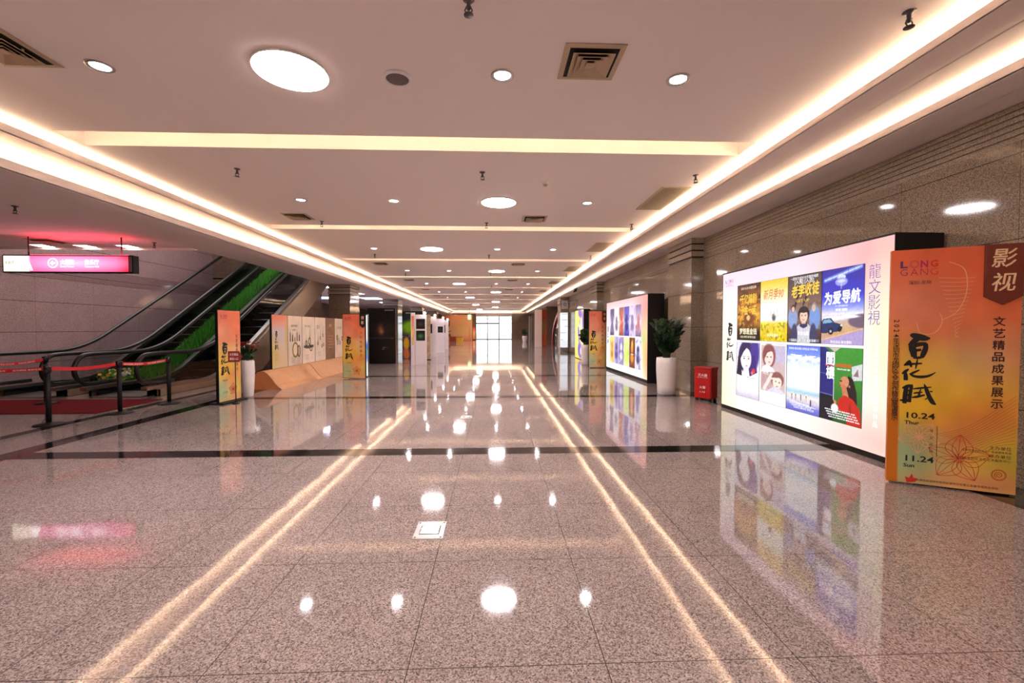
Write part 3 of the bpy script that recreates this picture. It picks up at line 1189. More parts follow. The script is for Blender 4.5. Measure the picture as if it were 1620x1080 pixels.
def posters_L1():
    """eight film-poster pictures, generic scenes in the colours of the posters shown"""
    out = []
    w, h = 110, 158
    # 1 gold letters over a dark brown street
    c = Canvas(w, h).vgrad([(0, (70, 34, 14)), (.3, (150, 86, 20)), (.55, (214, 150, 40)), (.72, (150, 96, 26)), (.85, (60, 34, 12)), (1, (34, 22, 12))])
    c.noise(14, .4)
    c.noise(22, .22, (250, 204, 90), .2, .75)
    c.noise(20, .18, (50, 26, 8), .1, .8)
    c.ell(.52, .62, .22, .10, (120, 60, 24), .2).ell(.5, .60, .08, .05, (236, 190, 120), .2)
    out.append(c)
    # 2 yellow sky fading to white over a field of flowers
    c = Canvas(w, h).vgrad([(0, (250, 196, 40)), (.28, (255, 240, 190)), (.45, (255, 255, 250)), (.66, (255, 250, 230)), (.72, (232, 200, 60)), (1, (226, 190, 10))])
    c.noise(18, .35, (150, 150, 20), .70, 1).noise(26, .3, (255, 236, 60), .68, 1)
    c.ell(.52, .62, .07, .05, (90, 90, 100), .3, .8).ell(.50, .57, .03, .02, (120, 120, 124), .3)
    for k in range(7):
        c.line(.4 + .04 * k, .50 + .03 * (k % 3), .42 + .04 * k, .60 + .02 * (k % 2), .006, (110, 110, 110))
    out.append(c)
    # 3 seated youth in a grey raglan top, dark brown hall, two figures behind
    c = Canvas(w, h).vgrad([(0, (74, 54, 56)), (.3, (112, 84, 78)), (.55, (150, 118, 104)), (.8, (96, 70, 66)), (1, (60, 44, 48))])
    c.rect(.62, .42, 1, .5, (120, 86, 70)).rect(.66, .46, .98, .8, (120, 132, 128), .6)
    c.line(.20, .50, .36, .24, .035, (40, 30, 34)).line(.48, .44, .66, .22, .03, (40, 30, 34))
    c.ell(.34, .23, .07, .05, (60, 48, 50)).ell(.66, .22, .07, .05, (66, 60, 70))
    c.ell(.16, .64, .15, .16, (140, 160, 206), .1).ell(.17, .49, .075, .06, (70, 50, 46), .1).ell(.17, .505, .05, .045, (216, 180, 160), .1)
    c.ell(.82, .64, .15, .18, (120, 150, 214), .1).ell(.80, .48, .07, .06, (150, 140, 140), .1).ell(.79, .50, .05, .05, (216, 180, 160), .1)
    c.ell(.5, .93, .31, .22, (206, 204, 214), .05).ell(.22, .90, .1, .18, (62, 62, 100), .1).ell(.78, .90, .1, .18, (62, 62, 100), .1)
    c.poly([(.40, .70), (.60, .70), (.62, .76), (.5, .79), (.38, .76)], (50, 50, 92))
    c.rect(.44, .64, .56, .72, (214, 172, 150))
    c.ell(.5, .58, .17, .115, (44, 32, 34), .06).ell(.5, .61, .12, .10, (232, 196, 176), .06)
    c.poly([(.36, .56), (.40, .50), (.5, .47), (.6, .50), (.64, .56), (.56, .555), (.5, .565), (.44, .555)], (44, 32, 34))
    c.ell(.45, .60, .018, .008, (40, 26, 26), .3).ell(.55, .60, .018, .008, (40, 26, 26), .3).ell(.5, .665, .03, .008, (176, 96, 90), .3)
    c.rect(.05, .945, .95, .985, (150, 146, 152), .8)
    out.append(c)
    # 4 blue sky, spacecraft, hills, road and an off-road car
    c = Canvas(w, h).vgrad([(0, (34, 30, 150)), (.35, (52, 56, 206)), (.52, (150, 160, 236)), (.60, (236, 232, 240)), (.66, (196, 186, 196)), (.74, (206, 172, 140)), (.86, (206, 160, 112)), (1, (190, 170, 196))])
    c.line(.08, .14, .92, .02, .055, (120, 150, 226)).line(.08, .14, .92, .02, .012, (226, 236, 255))
    for k in range(7):
        c.line(.12 + .13 * k, .10 - .019 * k, .13 + .13 * k, .17 - .019 * k, .006, (60, 80, 180))
    c.ell(.48, .12, .10, .035, (214, 220, 244), .1).ell(.48, .18, .15, .055, (150, 156, 230), .1).ell(.48, .17, .10, .02, (214, 214, 250), .2).line(.48, .2, .48, .27, .008, (220, 220, 250))
    c.ell(.98, .70, .32, .09, (112, 92, 112), .1).ell(.30, .655, .3, .03, (240, 240, 246), .3).ell(.7, .64, .2, .02, (250, 250, 252), .3)
    c.poly([(0, .97), (1, .80), (1, 1), (0, 1)], (176, 156, 206)).line(0, .95, 1, .79, .012, (226, 186, 150))
    c.poly([(0, .70), (.05, .66), (.24, .65), (.33, .71), (.5, .735), (.53, .79), (.46, .83), (.05, .86), (0, .85)], (34, 52, 100))
    c.poly([(.03, .70), (.07, .675), (.22, .665), (.29, .71), (.05, .725)], (126, 170, 200))
    c.ell(.24, .83, .065, .045, (28, 26, 34), .1).ell(.24, .83, .03, .02, (180, 180, 190), .2).ell(.46, .80, .05, .035, (28, 26, 34), .1).ell(.5, .75, .025, .012, (240, 240, 230), .2)
    out.append(c)
    # 5 pale portrait with long dark hair and a small red flower
    c = Canvas(w, h).vgrad([(0, (232, 224, 250)), (.5, (255, 252, 255)), (.85, (250, 246, 252)), (1, (206, 196, 220))])
    c.ell(.44, .26, .36, .30, (56, 38, 92), .06).ell(.80, .18, .20, .30, (76, 56, 150), .15, .8).poly([(.06, .25), (.2, .25), (.25, .62), (0, .60)], (44, 30, 60)).poly([(.56, .3), (.80, .2), (.92, .52), (.5, .64)], (70, 44, 120))
    c.ell(.42, .30, .24, .20, (252, 240, 242), .05).poly([(.34, .45), (.54, .45), (.60, .62), (.26, .62)], (248, 236, 240))
    c.poly([(.40, .02), (.44, .10), (.30, .18), (.18, .30), (.14, .16), (.25, .05)], (50, 34, 80))
    c.ell(.34, .29, .04, .01, (60, 40, 70), .3).ell(.54, .29, .035, .01, (60, 40, 70), .3).line(.45, .30, .47, .37, .008, (214, 186, 200)).ell(.46, .425, .045, .012, (206, 120, 130), .3)
    c.line(.28, .26, .39, .25, .008, (80, 60, 90)).line(.5, .25, .59, .26, .008, (80, 60, 90))
    c.ell(.76, .50, .075, .045, (226, 62, 70), .2).ell(.70, .54, .05, .03, (240, 120, 120), .3)
    c.line(.5, .66, .82, .62, .01, (214, 190, 150)).line(.62, .60, .66, .8, .008, (226, 210, 180))
    out.append(c)
    # 6 two faces, upper and lower, in soft rose light
    c = Canvas(w, h, (252, 250, 252))
    c.rect(.06, .02, .96, .80, (214, 186, 188))
    c.rect(.55, .04, .96, .30, (196, 190, 226), .8).rect(.08, .46, .5, .76, (196, 160, 160), .8)
    for k in range(6):
        c.line(.12 + .05 * k, .46, .12 + .05 * k, .76, .006, (176, 130, 134))
    c.ell(.36, .20, .25, .20, (146, 86, 84), .08).ell(.36, .22, .17, .15, (250, 222, 212), .06).poly([(.12, .40), (.28, .34), (.52, .40), (.6, .46), (.06, .48)], (250, 240, 240))
    c.poly([(.20, .04), (.5, .04), (.54, .14), (.44, .12), (.30, .15), (.2, .26), (.14, .2)], (140, 80, 80))
    c.ell(.30, .22, .03, .009, (70, 40, 44), .3).ell(.44, .215, .03, .009, (70, 40, 44), .3).ell(.38, .305, .04, .010, (206, 110, 110), .3)
    c.ell(.68, .58, .23, .13, (150, 96, 92), .08).ell(.68, .62, .16, .115, (252, 226, 214), .06).line(.2, .76, .46, .52, .07, (244, 226, 222)).ell(.48, .54, .08, .05, (250, 224, 212), .1)
    c.poly([(.46, .56), (.54, .48), (.72, .45), (.9, .52), (.9, .6), (.76, .545), (.62, .55)], (146, 92, 88))
    c.ell(.63, .61, .028, .009, (70, 40, 44), .3).ell(.76, .62, .028, .009, (70, 40, 44), .3).ell(.68, .69, .035, .010, (206, 110, 110), .3)
    c.poly([(.3, .80), (.55, .70), (.84, .73), (.96, .80)], (222, 216, 236))
    c.rect(.0, .80, 1, 1, (252, 250, 252))
    out.append(c)
    # 7 blue sky, white clouds, beach with small figures
    c = Canvas(w, h).vgrad([(0, (92, 116, 226)), (.14, (126, 156, 240)), (.28, (226, 238, 255)), (.45, (255, 255, 255)), (.64, (236, 246, 252)), (.70, (170, 206, 226)), (.76, (240, 232, 226)), (.84, (214, 206, 220)), (.92, (126, 126, 216)), (1, (96, 100, 200))])
    for k in range(9):
        c.ell(.08 + .11 * k, .19 + .02 * math.sin(k * 2), .09, .03, (255, 255, 255), .4, .9)
    for k, (x, y) in enumerate(((.18, .80), (.30, .80), (.46, .79), (.62, .80), (.75, .84))):
        c.line(x, y - .035, x, y + .03, .014 if k != 4 else .022, ((120, 100, 120), (150, 120, 120), (80, 70, 90), (190, 170, 90), (50, 46, 70))[k])
        c.ell(x, y - .045, .016, .011, (90, 70, 70), .2)
    c.line(.1, .86, .9, .90, .008, (250, 250, 255)).line(0, .83, .5, .88, .01, (244, 240, 246), .7)
    out.append(c)
    # 8 green and blue room, figure in red with long dark hair looking up
    c = Canvas(w, h, (58, 132, 44))
    c.vgrad([(0, (64, 150, 52)), (.5, (60, 132, 46)), (1, (34, 84, 36))])
    c.poly([(0, 0), (.34, 0), (.34, .96), (0, 1)], (34, 36, 120)).poly([(0, .66), (.34, .66), (.34, 1), (0, 1)], (20, 20, 34))
    c.poly([(0, 0), (.1, 0), (.34, .1), (.34, .0)], (70, 120, 60)).poly([(.2, 0), (.5, 0), (.36, .06)], (196, 190, 182))
    c.line(.345, .05, .345, .9, .012, (196, 200, 206)).line(0, .36, .34, .38, .008, (90, 110, 190)).line(0, .64, .34, .655, .008, (120, 130, 190))
    c.rect(.42, .215, .76, .26, (206, 96, 40), .9)
    c.poly([(.76, .24), (1, .19), (1, .40), (.78, .42)], (210, 214, 214)).poly([(.80, .36), (.9, .26), (.92, .36)], (140, 110, 110))
    c.poly([(.62, .44), (.70, .36), (.80, .40), (.88, .56), (.90, .76), (.72, .72), (.66, .60)], (36, 20, 22))
    c.ell(.60, .455, .105, .085, (206, 138, 100), .05, 1, .5).poly([(.52, .47), (.64, .50), (.72, .66), (.58, .66)], (196, 122, 88))
    c.ell(.52, .44, .03, .012, (70, 30, 26), .3).ell(.505, .50, .02, .012, (170, 60, 50), .3).ell(.72, .50, .022, .018, (190, 116, 90), .2)
    c.poly([(.46, .70), (.60, .62), (.80, .66), (.96, .78), (1, 1), (.66, 1), (.70, .86), (.56, .86), (.44, .82)], (196, 36, 24))
    c.ell(.74, .82, .03, .10, (150, 24, 18), .3, .8)
    c.ell(.37, .74, .05, .03, (206, 138, 100), .1).ell(.28, .75, .08, .05, (40, 20, 20), .1).ell(.38, .82, .09, .06, (236, 236, 236), .1)
    out.append(c)
    for q in out:
        q.noise(34, .06)
    return out


LITINK = {}


def lit(name, col, k=1.0):
    return emit('lit_' + name, rgb(*col), S_BOX * k, (.02, .02, .02, 1))


L_WHITE, L_GOLD, L_BLACK, L_PURPLE, L_RED, L_CREAM = (lit('white_ink', (255, 255, 255), 1.15), lit('gold_ink', (250, 206, 70)), lit('black_ink', (30, 24, 24)),
                                                    lit('purple_ink', (96, 70, 170)), lit('red_ink', (214, 60, 44)), lit('cream_ink', (255, 244, 206), 1.1))


def lightbox(name, label, loc, length, depth, z0, z1, bg, group='backlit display boxes', frame=.02):
    """freestanding light box; local x along its face, -y towards the viewer"""
    t = thing(name, label, 'lightbox', loc, -math.pi / 2, group)
    L = length / 2
    mb = MB().box(-L, L, .01, depth, 0, z1 + frame, M_BLACK)
    mb.box(-L, L, 0, .011, 0, z0, M_BLACK).box(-L, L, 0, .011, z1, z1 + frame, M_BLACK)
    mb.box(-L, -L + .008, 0, .011, z0, z1, M_BLACK).box(L - .008, L, 0, .011, z0, z1, M_BLACK)
    mb.build('cabinet', t)
    bg.mesh('backlit_film', length - .016, z1 - z0, A_LIT, t, (0, .003, z0))
    return t


# near light box: eight film posters.  Its face looks across the hall, so local +x runs towards the viewer
c = Canvas(90, 64).vgrad([(0, (255, 214, 220)), (.2, (255, 236, 240)), (.5, (255, 250, 250)), (.8, (255, 250, 248)), (1, (255, 240, 232))])
c.ell(.96, .05, .22, .22, (250, 160, 160), .8, .8).ell(.0, .9, .10, .5, (255, 240, 200), .8, .8).ell(.97, .5, .06, .35, (255, 236, 200), .7, .9).ell(.98, .95, .2, .12, (252, 190, 180), .8, .8)
c.ell(.35, .06, .3, .1, (250, 214, 236), .7, .6)
L1C = (3.96, (4.19 + 7.46) / 2, 0)
lb1 = lightbox('poster_lightbox', 'large glowing lightbox with eight film posters behind the tall orange board', L1C, 3.27, .5, .06, 2.30, c)
C1 = posters_L1()
px = lambda yw: L1C[1] - yw
cols = [6.985, 6.372, 5.76, 5.148, 4.535]
rows = [(1.187, 2.062), (.287, 1.148)]
TITLES = [('千亿编剧', '千金一诺', '梦想是金钱'), ('新月季90',), ('老李收徒',), ('为爱导航',), (), (), ('蓝天之下',), ('闺楼',)]
for i, cv in enumerate(C1):
    r_, k = divmod(i, 4)
    xa, xb = px(cols[k]), px(cols[k + 1])
    z0, z1 = rows[r_]
    p = cv.mesh('film_poster', xb - xa - .006, z1 - z0, A_LIT, lb1, ((xa + xb) / 2, -.001, z0))
    hh = z1 - z0
    mb = MB()
    w_ = xb - xa
    for (a, b, c_, d) in ((-w_ / 2, w_ / 2, -.003, .0), (-w_ / 2, w_ / 2, hh, hh + .003), (-w_ / 2 - .002, -w_ / 2 + .004, 0, hh), (w_ / 2 - .004, w_ / 2 + .002, 0, hh)):
        mb.box(a, b, -.002, 0, c_, d, L_BLACK)
    y_ = -.004
    if i == 0:
        letter(mb, '2023.10.24 全国公映', 0, hh * .935, L_CREAM, width=.40, y=y_)
        letter(mb, '千亿编剧', .0, hh * .74, L_GOLD, width=.42, height=.15, y=y_, bold=.02)
        letter(mb, '千金一诺', .0, hh * .54, L_GOLD, width=.42, height=.15, y=y_, bold=.02)
        letter(mb, '梦想是金钱', .0, hh * .16, L_CREAM, width=.46, height=.10, y=y_, bold=.02)
        letter(mb, '出品 领衔主演 联合出品', 0, hh * .06, L_CREAM, width=.4, y=y_)
    elif i == 1:
        letter(mb, '新月季90', 0, hh * .77, lit('rust_ink', (214, 120, 70)), width=.44, height=.15, y=y_, bold=.02, sh=.15)
        letter(mb, '花开正当时', .0, hh * .10, L_WHITE, width=.24, y=y_)
    elif i == 2:
        letter(mb, '一部关于成长与守望的电影', .0, hh * .955, L_WHITE, width=.5, y=y_)
        letter(mb, '[入围] [入选]', .0, hh * .90, L_WHITE, width=.34, y=y_)
        letter(mb, '老李收徒', .02, hh * .775, L_GOLD, width=.50, height=.17, y=y_, bold=.035, sh=.15, rot=.06)
        letter(mb, 'GET UP', -.02, hh * .62, L_GOLD, width=.24, height=.035, y=y_)
        letter(mb, '联合出品', 0, hh * .14, L_WHITE, width=.2, y=y_)
        letter(mb, '出品人 监制 导演 编剧 主演', 0, hh * .035, L_WHITE, width=.44, y=y_)
    elif i == 3:
        letter(mb, '为爱导航', .0, hh * .62, L_WHITE, width=.52, height=.16, y=y_, bold=.04, sh=.1, rot=.03)
        letter(mb, '北斗 指引回家的路', 0, hh * .505, L_WHITE, width=.18, y=y_)
        letter(mb, '导演 编剧', 0, hh * .455, L_WHITE, width=.17, height=.03, y=y_, bold=.02)
        letter(mb, '联合出品 联合摄制', .0, hh * .03, L_WHITE, width=.3, y=y_)
    elif i == 5:
        letter(mb, '时光', -.14, hh * .515, L_WHITE, width=.12, height=.06, y=y_)
    elif i == 6:
        letter(mb, '微电影 联合拍摄 龙岗出品 优秀作品', 0, hh * .955, L_WHITE, width=.52, y=y_)
        letter(mb, '蓝天之下', .0, hh * .80, L_WHITE, width=.46, height=.12, y=y_, bold=.01)
        for k_ in range(3):
            letter(mb, '出品单位 摄制单位 领衔主演', -.05 + .04 * k_, hh * (.12 - .03 * k_), L_WHITE, width=.36, y=y_)
    elif i == 7:
        letter(mb, '閨', -.145, hh * .845, L_WHITE, height=.155, width=.13, y=y_, bold=.03)
        letter(mb, 'QUEEN', -.14, hh * .755, L_RED, width=.17, height=.035, y=y_, bold=.02)
        letter(mb, '樓', -.145, hh * .655, L_WHITE, height=.155, width=.13, y=y_, bold=.03)
        letter(mb, '她的故事', .05, hh * .715, L_WHITE, width=.19, height=.02, y=y_)
        for k_ in range(4):
            letter(mb, '领衔主演 编剧导演 摄影指导 出品', .02 * k_, hh * (.15 - .032 * k_), L_WHITE, width=.44, height=.016, y=y_, bold=.02)
    mb.build('poster_lettering', p)
mb = MB()
column(mb, '龍文影視', px(4.412), 2.05, 1.40, L_PURPLE, .15, -.002, bold=-.01)
mb.build('side_title', lb1)
mb = MB()
column(mb, '文艺精品成果展示影视作品', px(4.37), 1.30, .33, L_WHITE, .06, -.002)
mb.build('white_lettering', lb1)
mb = MB()
brush_column(mb, px(7.19), 1.47, .22, L_BLACK, -.002, 1.1)
city_logo(mb, px(7.24), 2.13, .24, -.002, (L_PURPLE, L_PURPLE, lit('pink_ink', (226, 130, 190))))
letter(mb, '10.24-11.24', px(7.19), .66, lit('grey_ink', (190, 186, 200)), width=.15, y=-.002)
mb.build('brush_title', lb1)

# second light box: twelve posters in two rows
c = Canvas(80, 60).vgrad([(0, (250, 176, 178)), (.15, (252, 222, 232)), (.6, (252, 250, 252)), (1, (252, 252, 252))])
c.ell(1.0, .15, .16, .3, (246, 140, 130), .8, .9).ell(.98, .62, .09, .3, (246, 214, 140), .7, .9).ell(.93, .52, .04, .08, (190, 216, 140), .8, .8).ell(1, .78, .06, .2, (250, 176, 120), .8, .9)
L2C = (3.81, (10.76 + 14.78) / 2, 0)
lb2 = lightbox('poster_lightbox', 'glowing lightbox with twelve small posters beside the white planter', L2C, 4.02, .42, .08, 2.23, c)
rg = np.random.RandomState(3)
pal = [((70, 56, 110), (230, 226, 246), (120, 110, 150)), ((250, 250, 252), (252, 250, 252), (120, 110, 140)), ((150, 66, 60), (250, 226, 210), (206, 90, 70)), ((60, 50, 170), (150, 170, 240), (40, 36, 110)),
       ((214, 200, 236), (240, 226, 244), (140, 120, 170)), ((120, 96, 150), (250, 240, 250), (206, 120, 130)), ((250, 226, 120), (250, 200, 130), (190, 140, 70)), ((200, 190, 230), (160, 140, 200), (90, 76, 140)),
       ((170, 150, 206), (110, 90, 150), (240, 236, 250)), ((236, 250, 190), (190, 226, 60), (220, 240, 120)), ((120, 62, 40), (70, 34, 26), (250, 150, 60)), ((240, 236, 250), (214, 206, 236), (70, 60, 120))]
bx = [14.30, 13.80, 13.28, 12.75, 12.24, 11.71, 11.23]
for i in range(12):
    r_, k = divmod(i, 6)
    a_, b_, d_ = pal[i]
    cv = Canvas(18, 30).vgrad([(0, a_), (.6, b_), (1, a_)])
    cv.rng = np.random.RandomState(i)
    cv.ell(.5, .35 + .1 * rg.rand(), .22, .14, d_, .2).ell(.5, .68, .32, .16, d_, .3, .8).noise(5, .3, tuple(int(x * .5 + y * .5) for x, y in zip(a_, d_)))
    if i == 10:
        cv.ell(.5, .2, .12, .10, (255, 220, 90), .4).line(.3, .55, .7, .56, .03, (250, 220, 190))
    xa, xb = L2C[1] - bx[k], L2C[1] - bx[k + 1]
    z0, z1 = ((1.16, 2.01), (.28, 1.12))[r_]
    cv.mesh('small_poster', xb - xa - .02, z1 - z0, A_LIT, lb2, ((xa + xb) / 2, -.001, z0))
mb = MB()
brush_column(mb, L2C[1] - 14.55, 1.45, .2, L_BLACK, -.002, 1.1)
mb.build('brush_title', lb2)

# third light box: yellow ground with purple shapes
c = Canvas(40, 50).vgrad([(0, (250, 226, 90)), (.5, (252, 240, 120)), (1, (250, 214, 60))], (0.2, .9))
for (a, b, rx, ry, rt) in ((.55, .06, .16, .08, .2), (.7, .1, .12, .10, .4), (.62, .28, .10, .1, .3), (.45, .45, .10, .12, -.3), (.5, .60, .07, .07, 0), (.92, .2, .07, .2, 0), (.62, .82, .26, .16, .1)):
    c.ell(a, b, rx, ry, (112, 62, 196), .1, 1, rt)
for (a, b, rx, ry) in ((.72, .30, .10, .16), (.55, .35, .05, .08), (.78, .60, .11, .12), (.72, .84, .09, .08)):
    c.ell(a, b, rx, ry, (246, 236, 200), .15)
lb3 = lightbox('poster_lightbox', 'yellow lightbox with purple shapes beyond the pale orange board', (3.80, 19.6, 0), 2.0, .3, .03, 2.20, c)
MB().box(-.98, .98, -.001, .002, .19, .2, L_PURPLE).build('panel_joint', lb3)


# ------------------------------------------------------------------ fire box, planters
t = thing('fire_extinguisher_box', 'red metal fire box with white lettering on the black border beside the pillar', 'fire box', (4.03, 8.16, 0), R(-54))
mb = MB()
for x in (-.13, .13):
    for y in (-.09, .09):
        mb.box(x - .02, x + .02, y - .02, y + .02, 0, .05, M_BLACK)
mb.build('feet', t)
MB().box(-.165, .165, -.12, .12, .05, .60, M_REDBOX).build('body', t, bevel=.006)
MB().box(-.175, .175, -.135, .13, .595, .64, M_REDBOX).build('lid', t, bevel=.006)
MB().box(-.15, .15, -.128, -.12, .07, .58, M_REDBOX).build('door', t, bevel=.003)
mb = MB()
letter(mb, '灭火器', 0, .49, M_WHITEINK, width=.18, height=.055, y=-.1295, bold=.02)
letter(mb, 'FIRE EXTINGUISHER', 0, .445, M_WHITEINK, width=.2, y=-.1295)
letter(mb, '火警', 0, .26, M_WHITEINK, width=.12, height=.05, y=-.1295, bold=.02)
letter(mb, '119', 0, .17, M_WHITEINK, width=.10, height=.03, y=-.1295, bold=.02)
mb.build('lettering', t)


def leaf_cluster(mb, n_stems, h_, spread, leaf, mt, rs, z0):
    """upright fleshy stems with paired oval leaves"""
    for k in range(n_stems):
        a = rs.rand() * 2 * math.pi
        tilt = (.12 + .88 * rs.rand()) * spread
        hh = h_ * (.62 + .38 * rs.rand())
        r0 = .06 * rs.rand()
        p = []
        for i in range(6):
            s_ = i / 5.
            r_ = r0 + tilt * s_ ** 1.4
            p.append(Vector((math.cos(a) * r_, math.sin(a) * r_, z0 + hh * s_)))
        mb.tube(p, [.012 - .0015 * i for i in range(6)], mt, 6)
        for i in range(1, 11):
            s_ = .18 + .82 * i / 10.
            j = min(int(s_ * 5), 4)
            q = p[j].lerp(p[j + 1], s_ * 5 - j)
            tn = (p[j + 1] - p[j]).normalized()
            for sd in (-1, 1):
                side = tn.cross(Vector((math.cos(a + i * .4), math.sin(a + i * .4), .1))).normalized() * sd
                d = (side * .85 + tn * .65).normalized()
                ln = leaf * (1.15 - .45 * abs(s_ - .55)) * (.85 + .3 * rs.rand())
                nn = d.cross(tn).normalized()
                wv = d.cross(nn).normalized() * ln * .26
                tip = q + d * ln
                m_ = q + d * ln * .5
                dr = nn * ln * .06
                mb.add([q, m_ + wv - dr, tip, m_ - wv - dr, m_ + dr], [(0, 1, 4), (1, 2, 4), (2, 3, 4), (3, 0, 4)], mt, True)


def planter(label, loc, rt, rb, hp, hplant, seed, name='potted_plant', spread=.36, leaf=.15, stems=40):
    t = thing(name, label, 'plant', loc, 0, 'white planters with dark leafy plants')
    prof = [(rb * .9, 0), (rb, .01), (rb * 1.03, hp * .2), (rt * 1.02, hp * .62), (rt * 1.03, hp * .8), (rt, hp - .01), (rt - .012, hp), (rt - .03, hp - .005), (rt - .035, hp - .05)]
    MB().lathe(prof, M_WHITEPOT, 36).build('pot', t)
    MB().lathe([(rt - .034, hp - .06), (rt * .5, hp - .045), (0, hp - .04)], M_SOIL, 20).build('soil', t)
    mb = MB()
    leaf_cluster(mb, stems, hplant, spread, leaf, M_LEAF, np.random.RandomState(seed), hp - .05)
    mb.build('foliage', t, fix=False)
    return t


planter('tall white planter with dark leafy plant before the pillar beside the red box', (3.60, 9.0, 0), .205, .185, .77, .80, 4, spread=.24, leaf=.14)
planter('white planter with dark plant half hidden between the pale orange board and yellow lightbox', (3.47, 16.5, 0), .18, .165, .76, .6, 9, spread=.2, leaf=.13)
planter('distant white planter with dark plant standing before the brown far wall', (3.15, 46.0, 0), .26, .2, .62, .85, 12, stems=16)

# ------------------------------------------------------------------ festival banners


def banner(label, loc, rz, w, h_, seed, z0=.04, tag_text=None, white=0.13, frame=M_BLACK, base=True, thick=.05, col_x=.82, name='festival_banner_stand', tagmat=M_TAG):
    t = thing(name, label, 'display board', loc, rz, 'orange festival boards')
    mb = MB().box(-w / 2 - .012, w / 2 + .012, .002, thick, z0 - .01, h_ + .012, frame)
    mb.build('frame', t)
    if base:
        MB().box(-w / 2 - .04, w / 2 + .04, -.10, thick + .12, 0, .028, M_BLACK).box(-w * .3, w * .3, .01, .04, .028, z0, M_BLACK).build('base_plate', t)
    fest_bg(30, 80, white, seed, False).mesh('print', w, h_ - z0, A_PRINT, t, (0, 0, z0))
    y_ = -.003
    S = w / .827
    mb = MB()
    flower(mb, .12 * w, z0 + .2, .2 * w, M_REDINK, M_REDINK, y_, .3, .004)
    mb.build('flower_print', t)
    mb = MB()
    city_logo(mb, -.25 * w, h_ * .93, .28 * w, y_)
    brush_column(mb, -.22 * w, h_ * .66, h_ * .125, M_INK, y_, 1.05)
    mb.build('brush_title', t)
    mb = MB()
    column(mb, '文艺精品成果展示' if not tag_text else '文艺精品展示', (col_x - .5) * w, h_ * .75, h_ * .33, M_BROWNINK, h_ * .036, y_)
    letter(mb, '10.24', -.24 * w, h_ * .25, M_INK, width=.2 * w, height=.03, y=y_)
    letter(mb, '11.24', -.24 * w, h_ * .12, M_INK, width=.2 * w, height=.03, y=y_)
    mb.build('lettering', t)
    if tag_text:
        mb = MB().prism([(.28 * w, h_ * 1.0), (.56 * w, h_ * 1.0), (.56 * w, h_ * .83), (.42 * w, h_ * .79), (.28 * w, h_ * .83)], -.02, -.004, 'y', tagmat)
        tg = mb.build('hanging_tag', t)
        for k, ch in enumerate(tag_text):
            mb = MB()
            letter(mb, ch, .42 * w, h_ * (.945 - .075 * k), M_CREAMINK, height=.09, width=.085, y=-.0215, bold=.02)
            mb.build('tag_letter', tg)
    return t


banner('narrow orange banner stand with black edge in front of the white flower vase', (-4.92, 8.29, 0), R(84), .57, 1.70, 3, .04)
banner('orange board with black hanging tag at the far end of the instrument posters', (-3.83, 12.0, 0), R(-14), .66, 1.76, 5, .03, '摄影', base=False, tagmat=M_INK)
banner('pale orange board with rust tag between the two glowing lightboxes by the wall', (3.56, 15.05, 0), R(4), .58, 1.98, 6, .03, '书法', base=False)

# ================================================================== ESCALATORS
RZ, YI, SL = .86, 10.82, math.tan(R(30))       # handrail height on the flat, start of the incline
YN, YT = 8.68, 18.3


def rail_z(y):
    a = YI - .7
    if y < a:
        return RZ
    if y < a + 1.4:
        return RZ + SL * (y - a) ** 2 / 2.8
    return RZ + SL * (y - YI)


def deck_z(y):
    return rail_z(y) - .66 - .27 * min(max((y - 10.2) / 1.6, 0), 1)


YS = [9.05, 9.6, 10.1] + [10.12 + .14 * k for k in range(1, 11)] + [13, 15, 17, YT]


def strip(mb, x0, x1, ztop, zbot, mt, ys=None):
    """solid band that follows the slope, between two heights given as functions of y"""
    ys = ys or YS
    top = [(y, ztop(y)) for y in ys]
    bot = [(y, zbot(y)) for y in reversed(ys)]
    n = len(ys)
    for i in range(n - 1):
        a, b = ys[i], ys[i + 1]
        mb.add([(x, y, z) for x in (x0, x1) for (y, z) in ((a, zbot(a)), (b, zbot(b)), (b, ztop(b)), (a, ztop(a)))],
               [(0, 1, 2, 3), (7, 6, 5, 4), (3, 2, 6, 7), (4, 5, 1, 0)] + ([(0, 3, 7, 4)] if i == 0 else []) + ([(1, 5, 6, 2)] if i == n - 2 else []), mt)


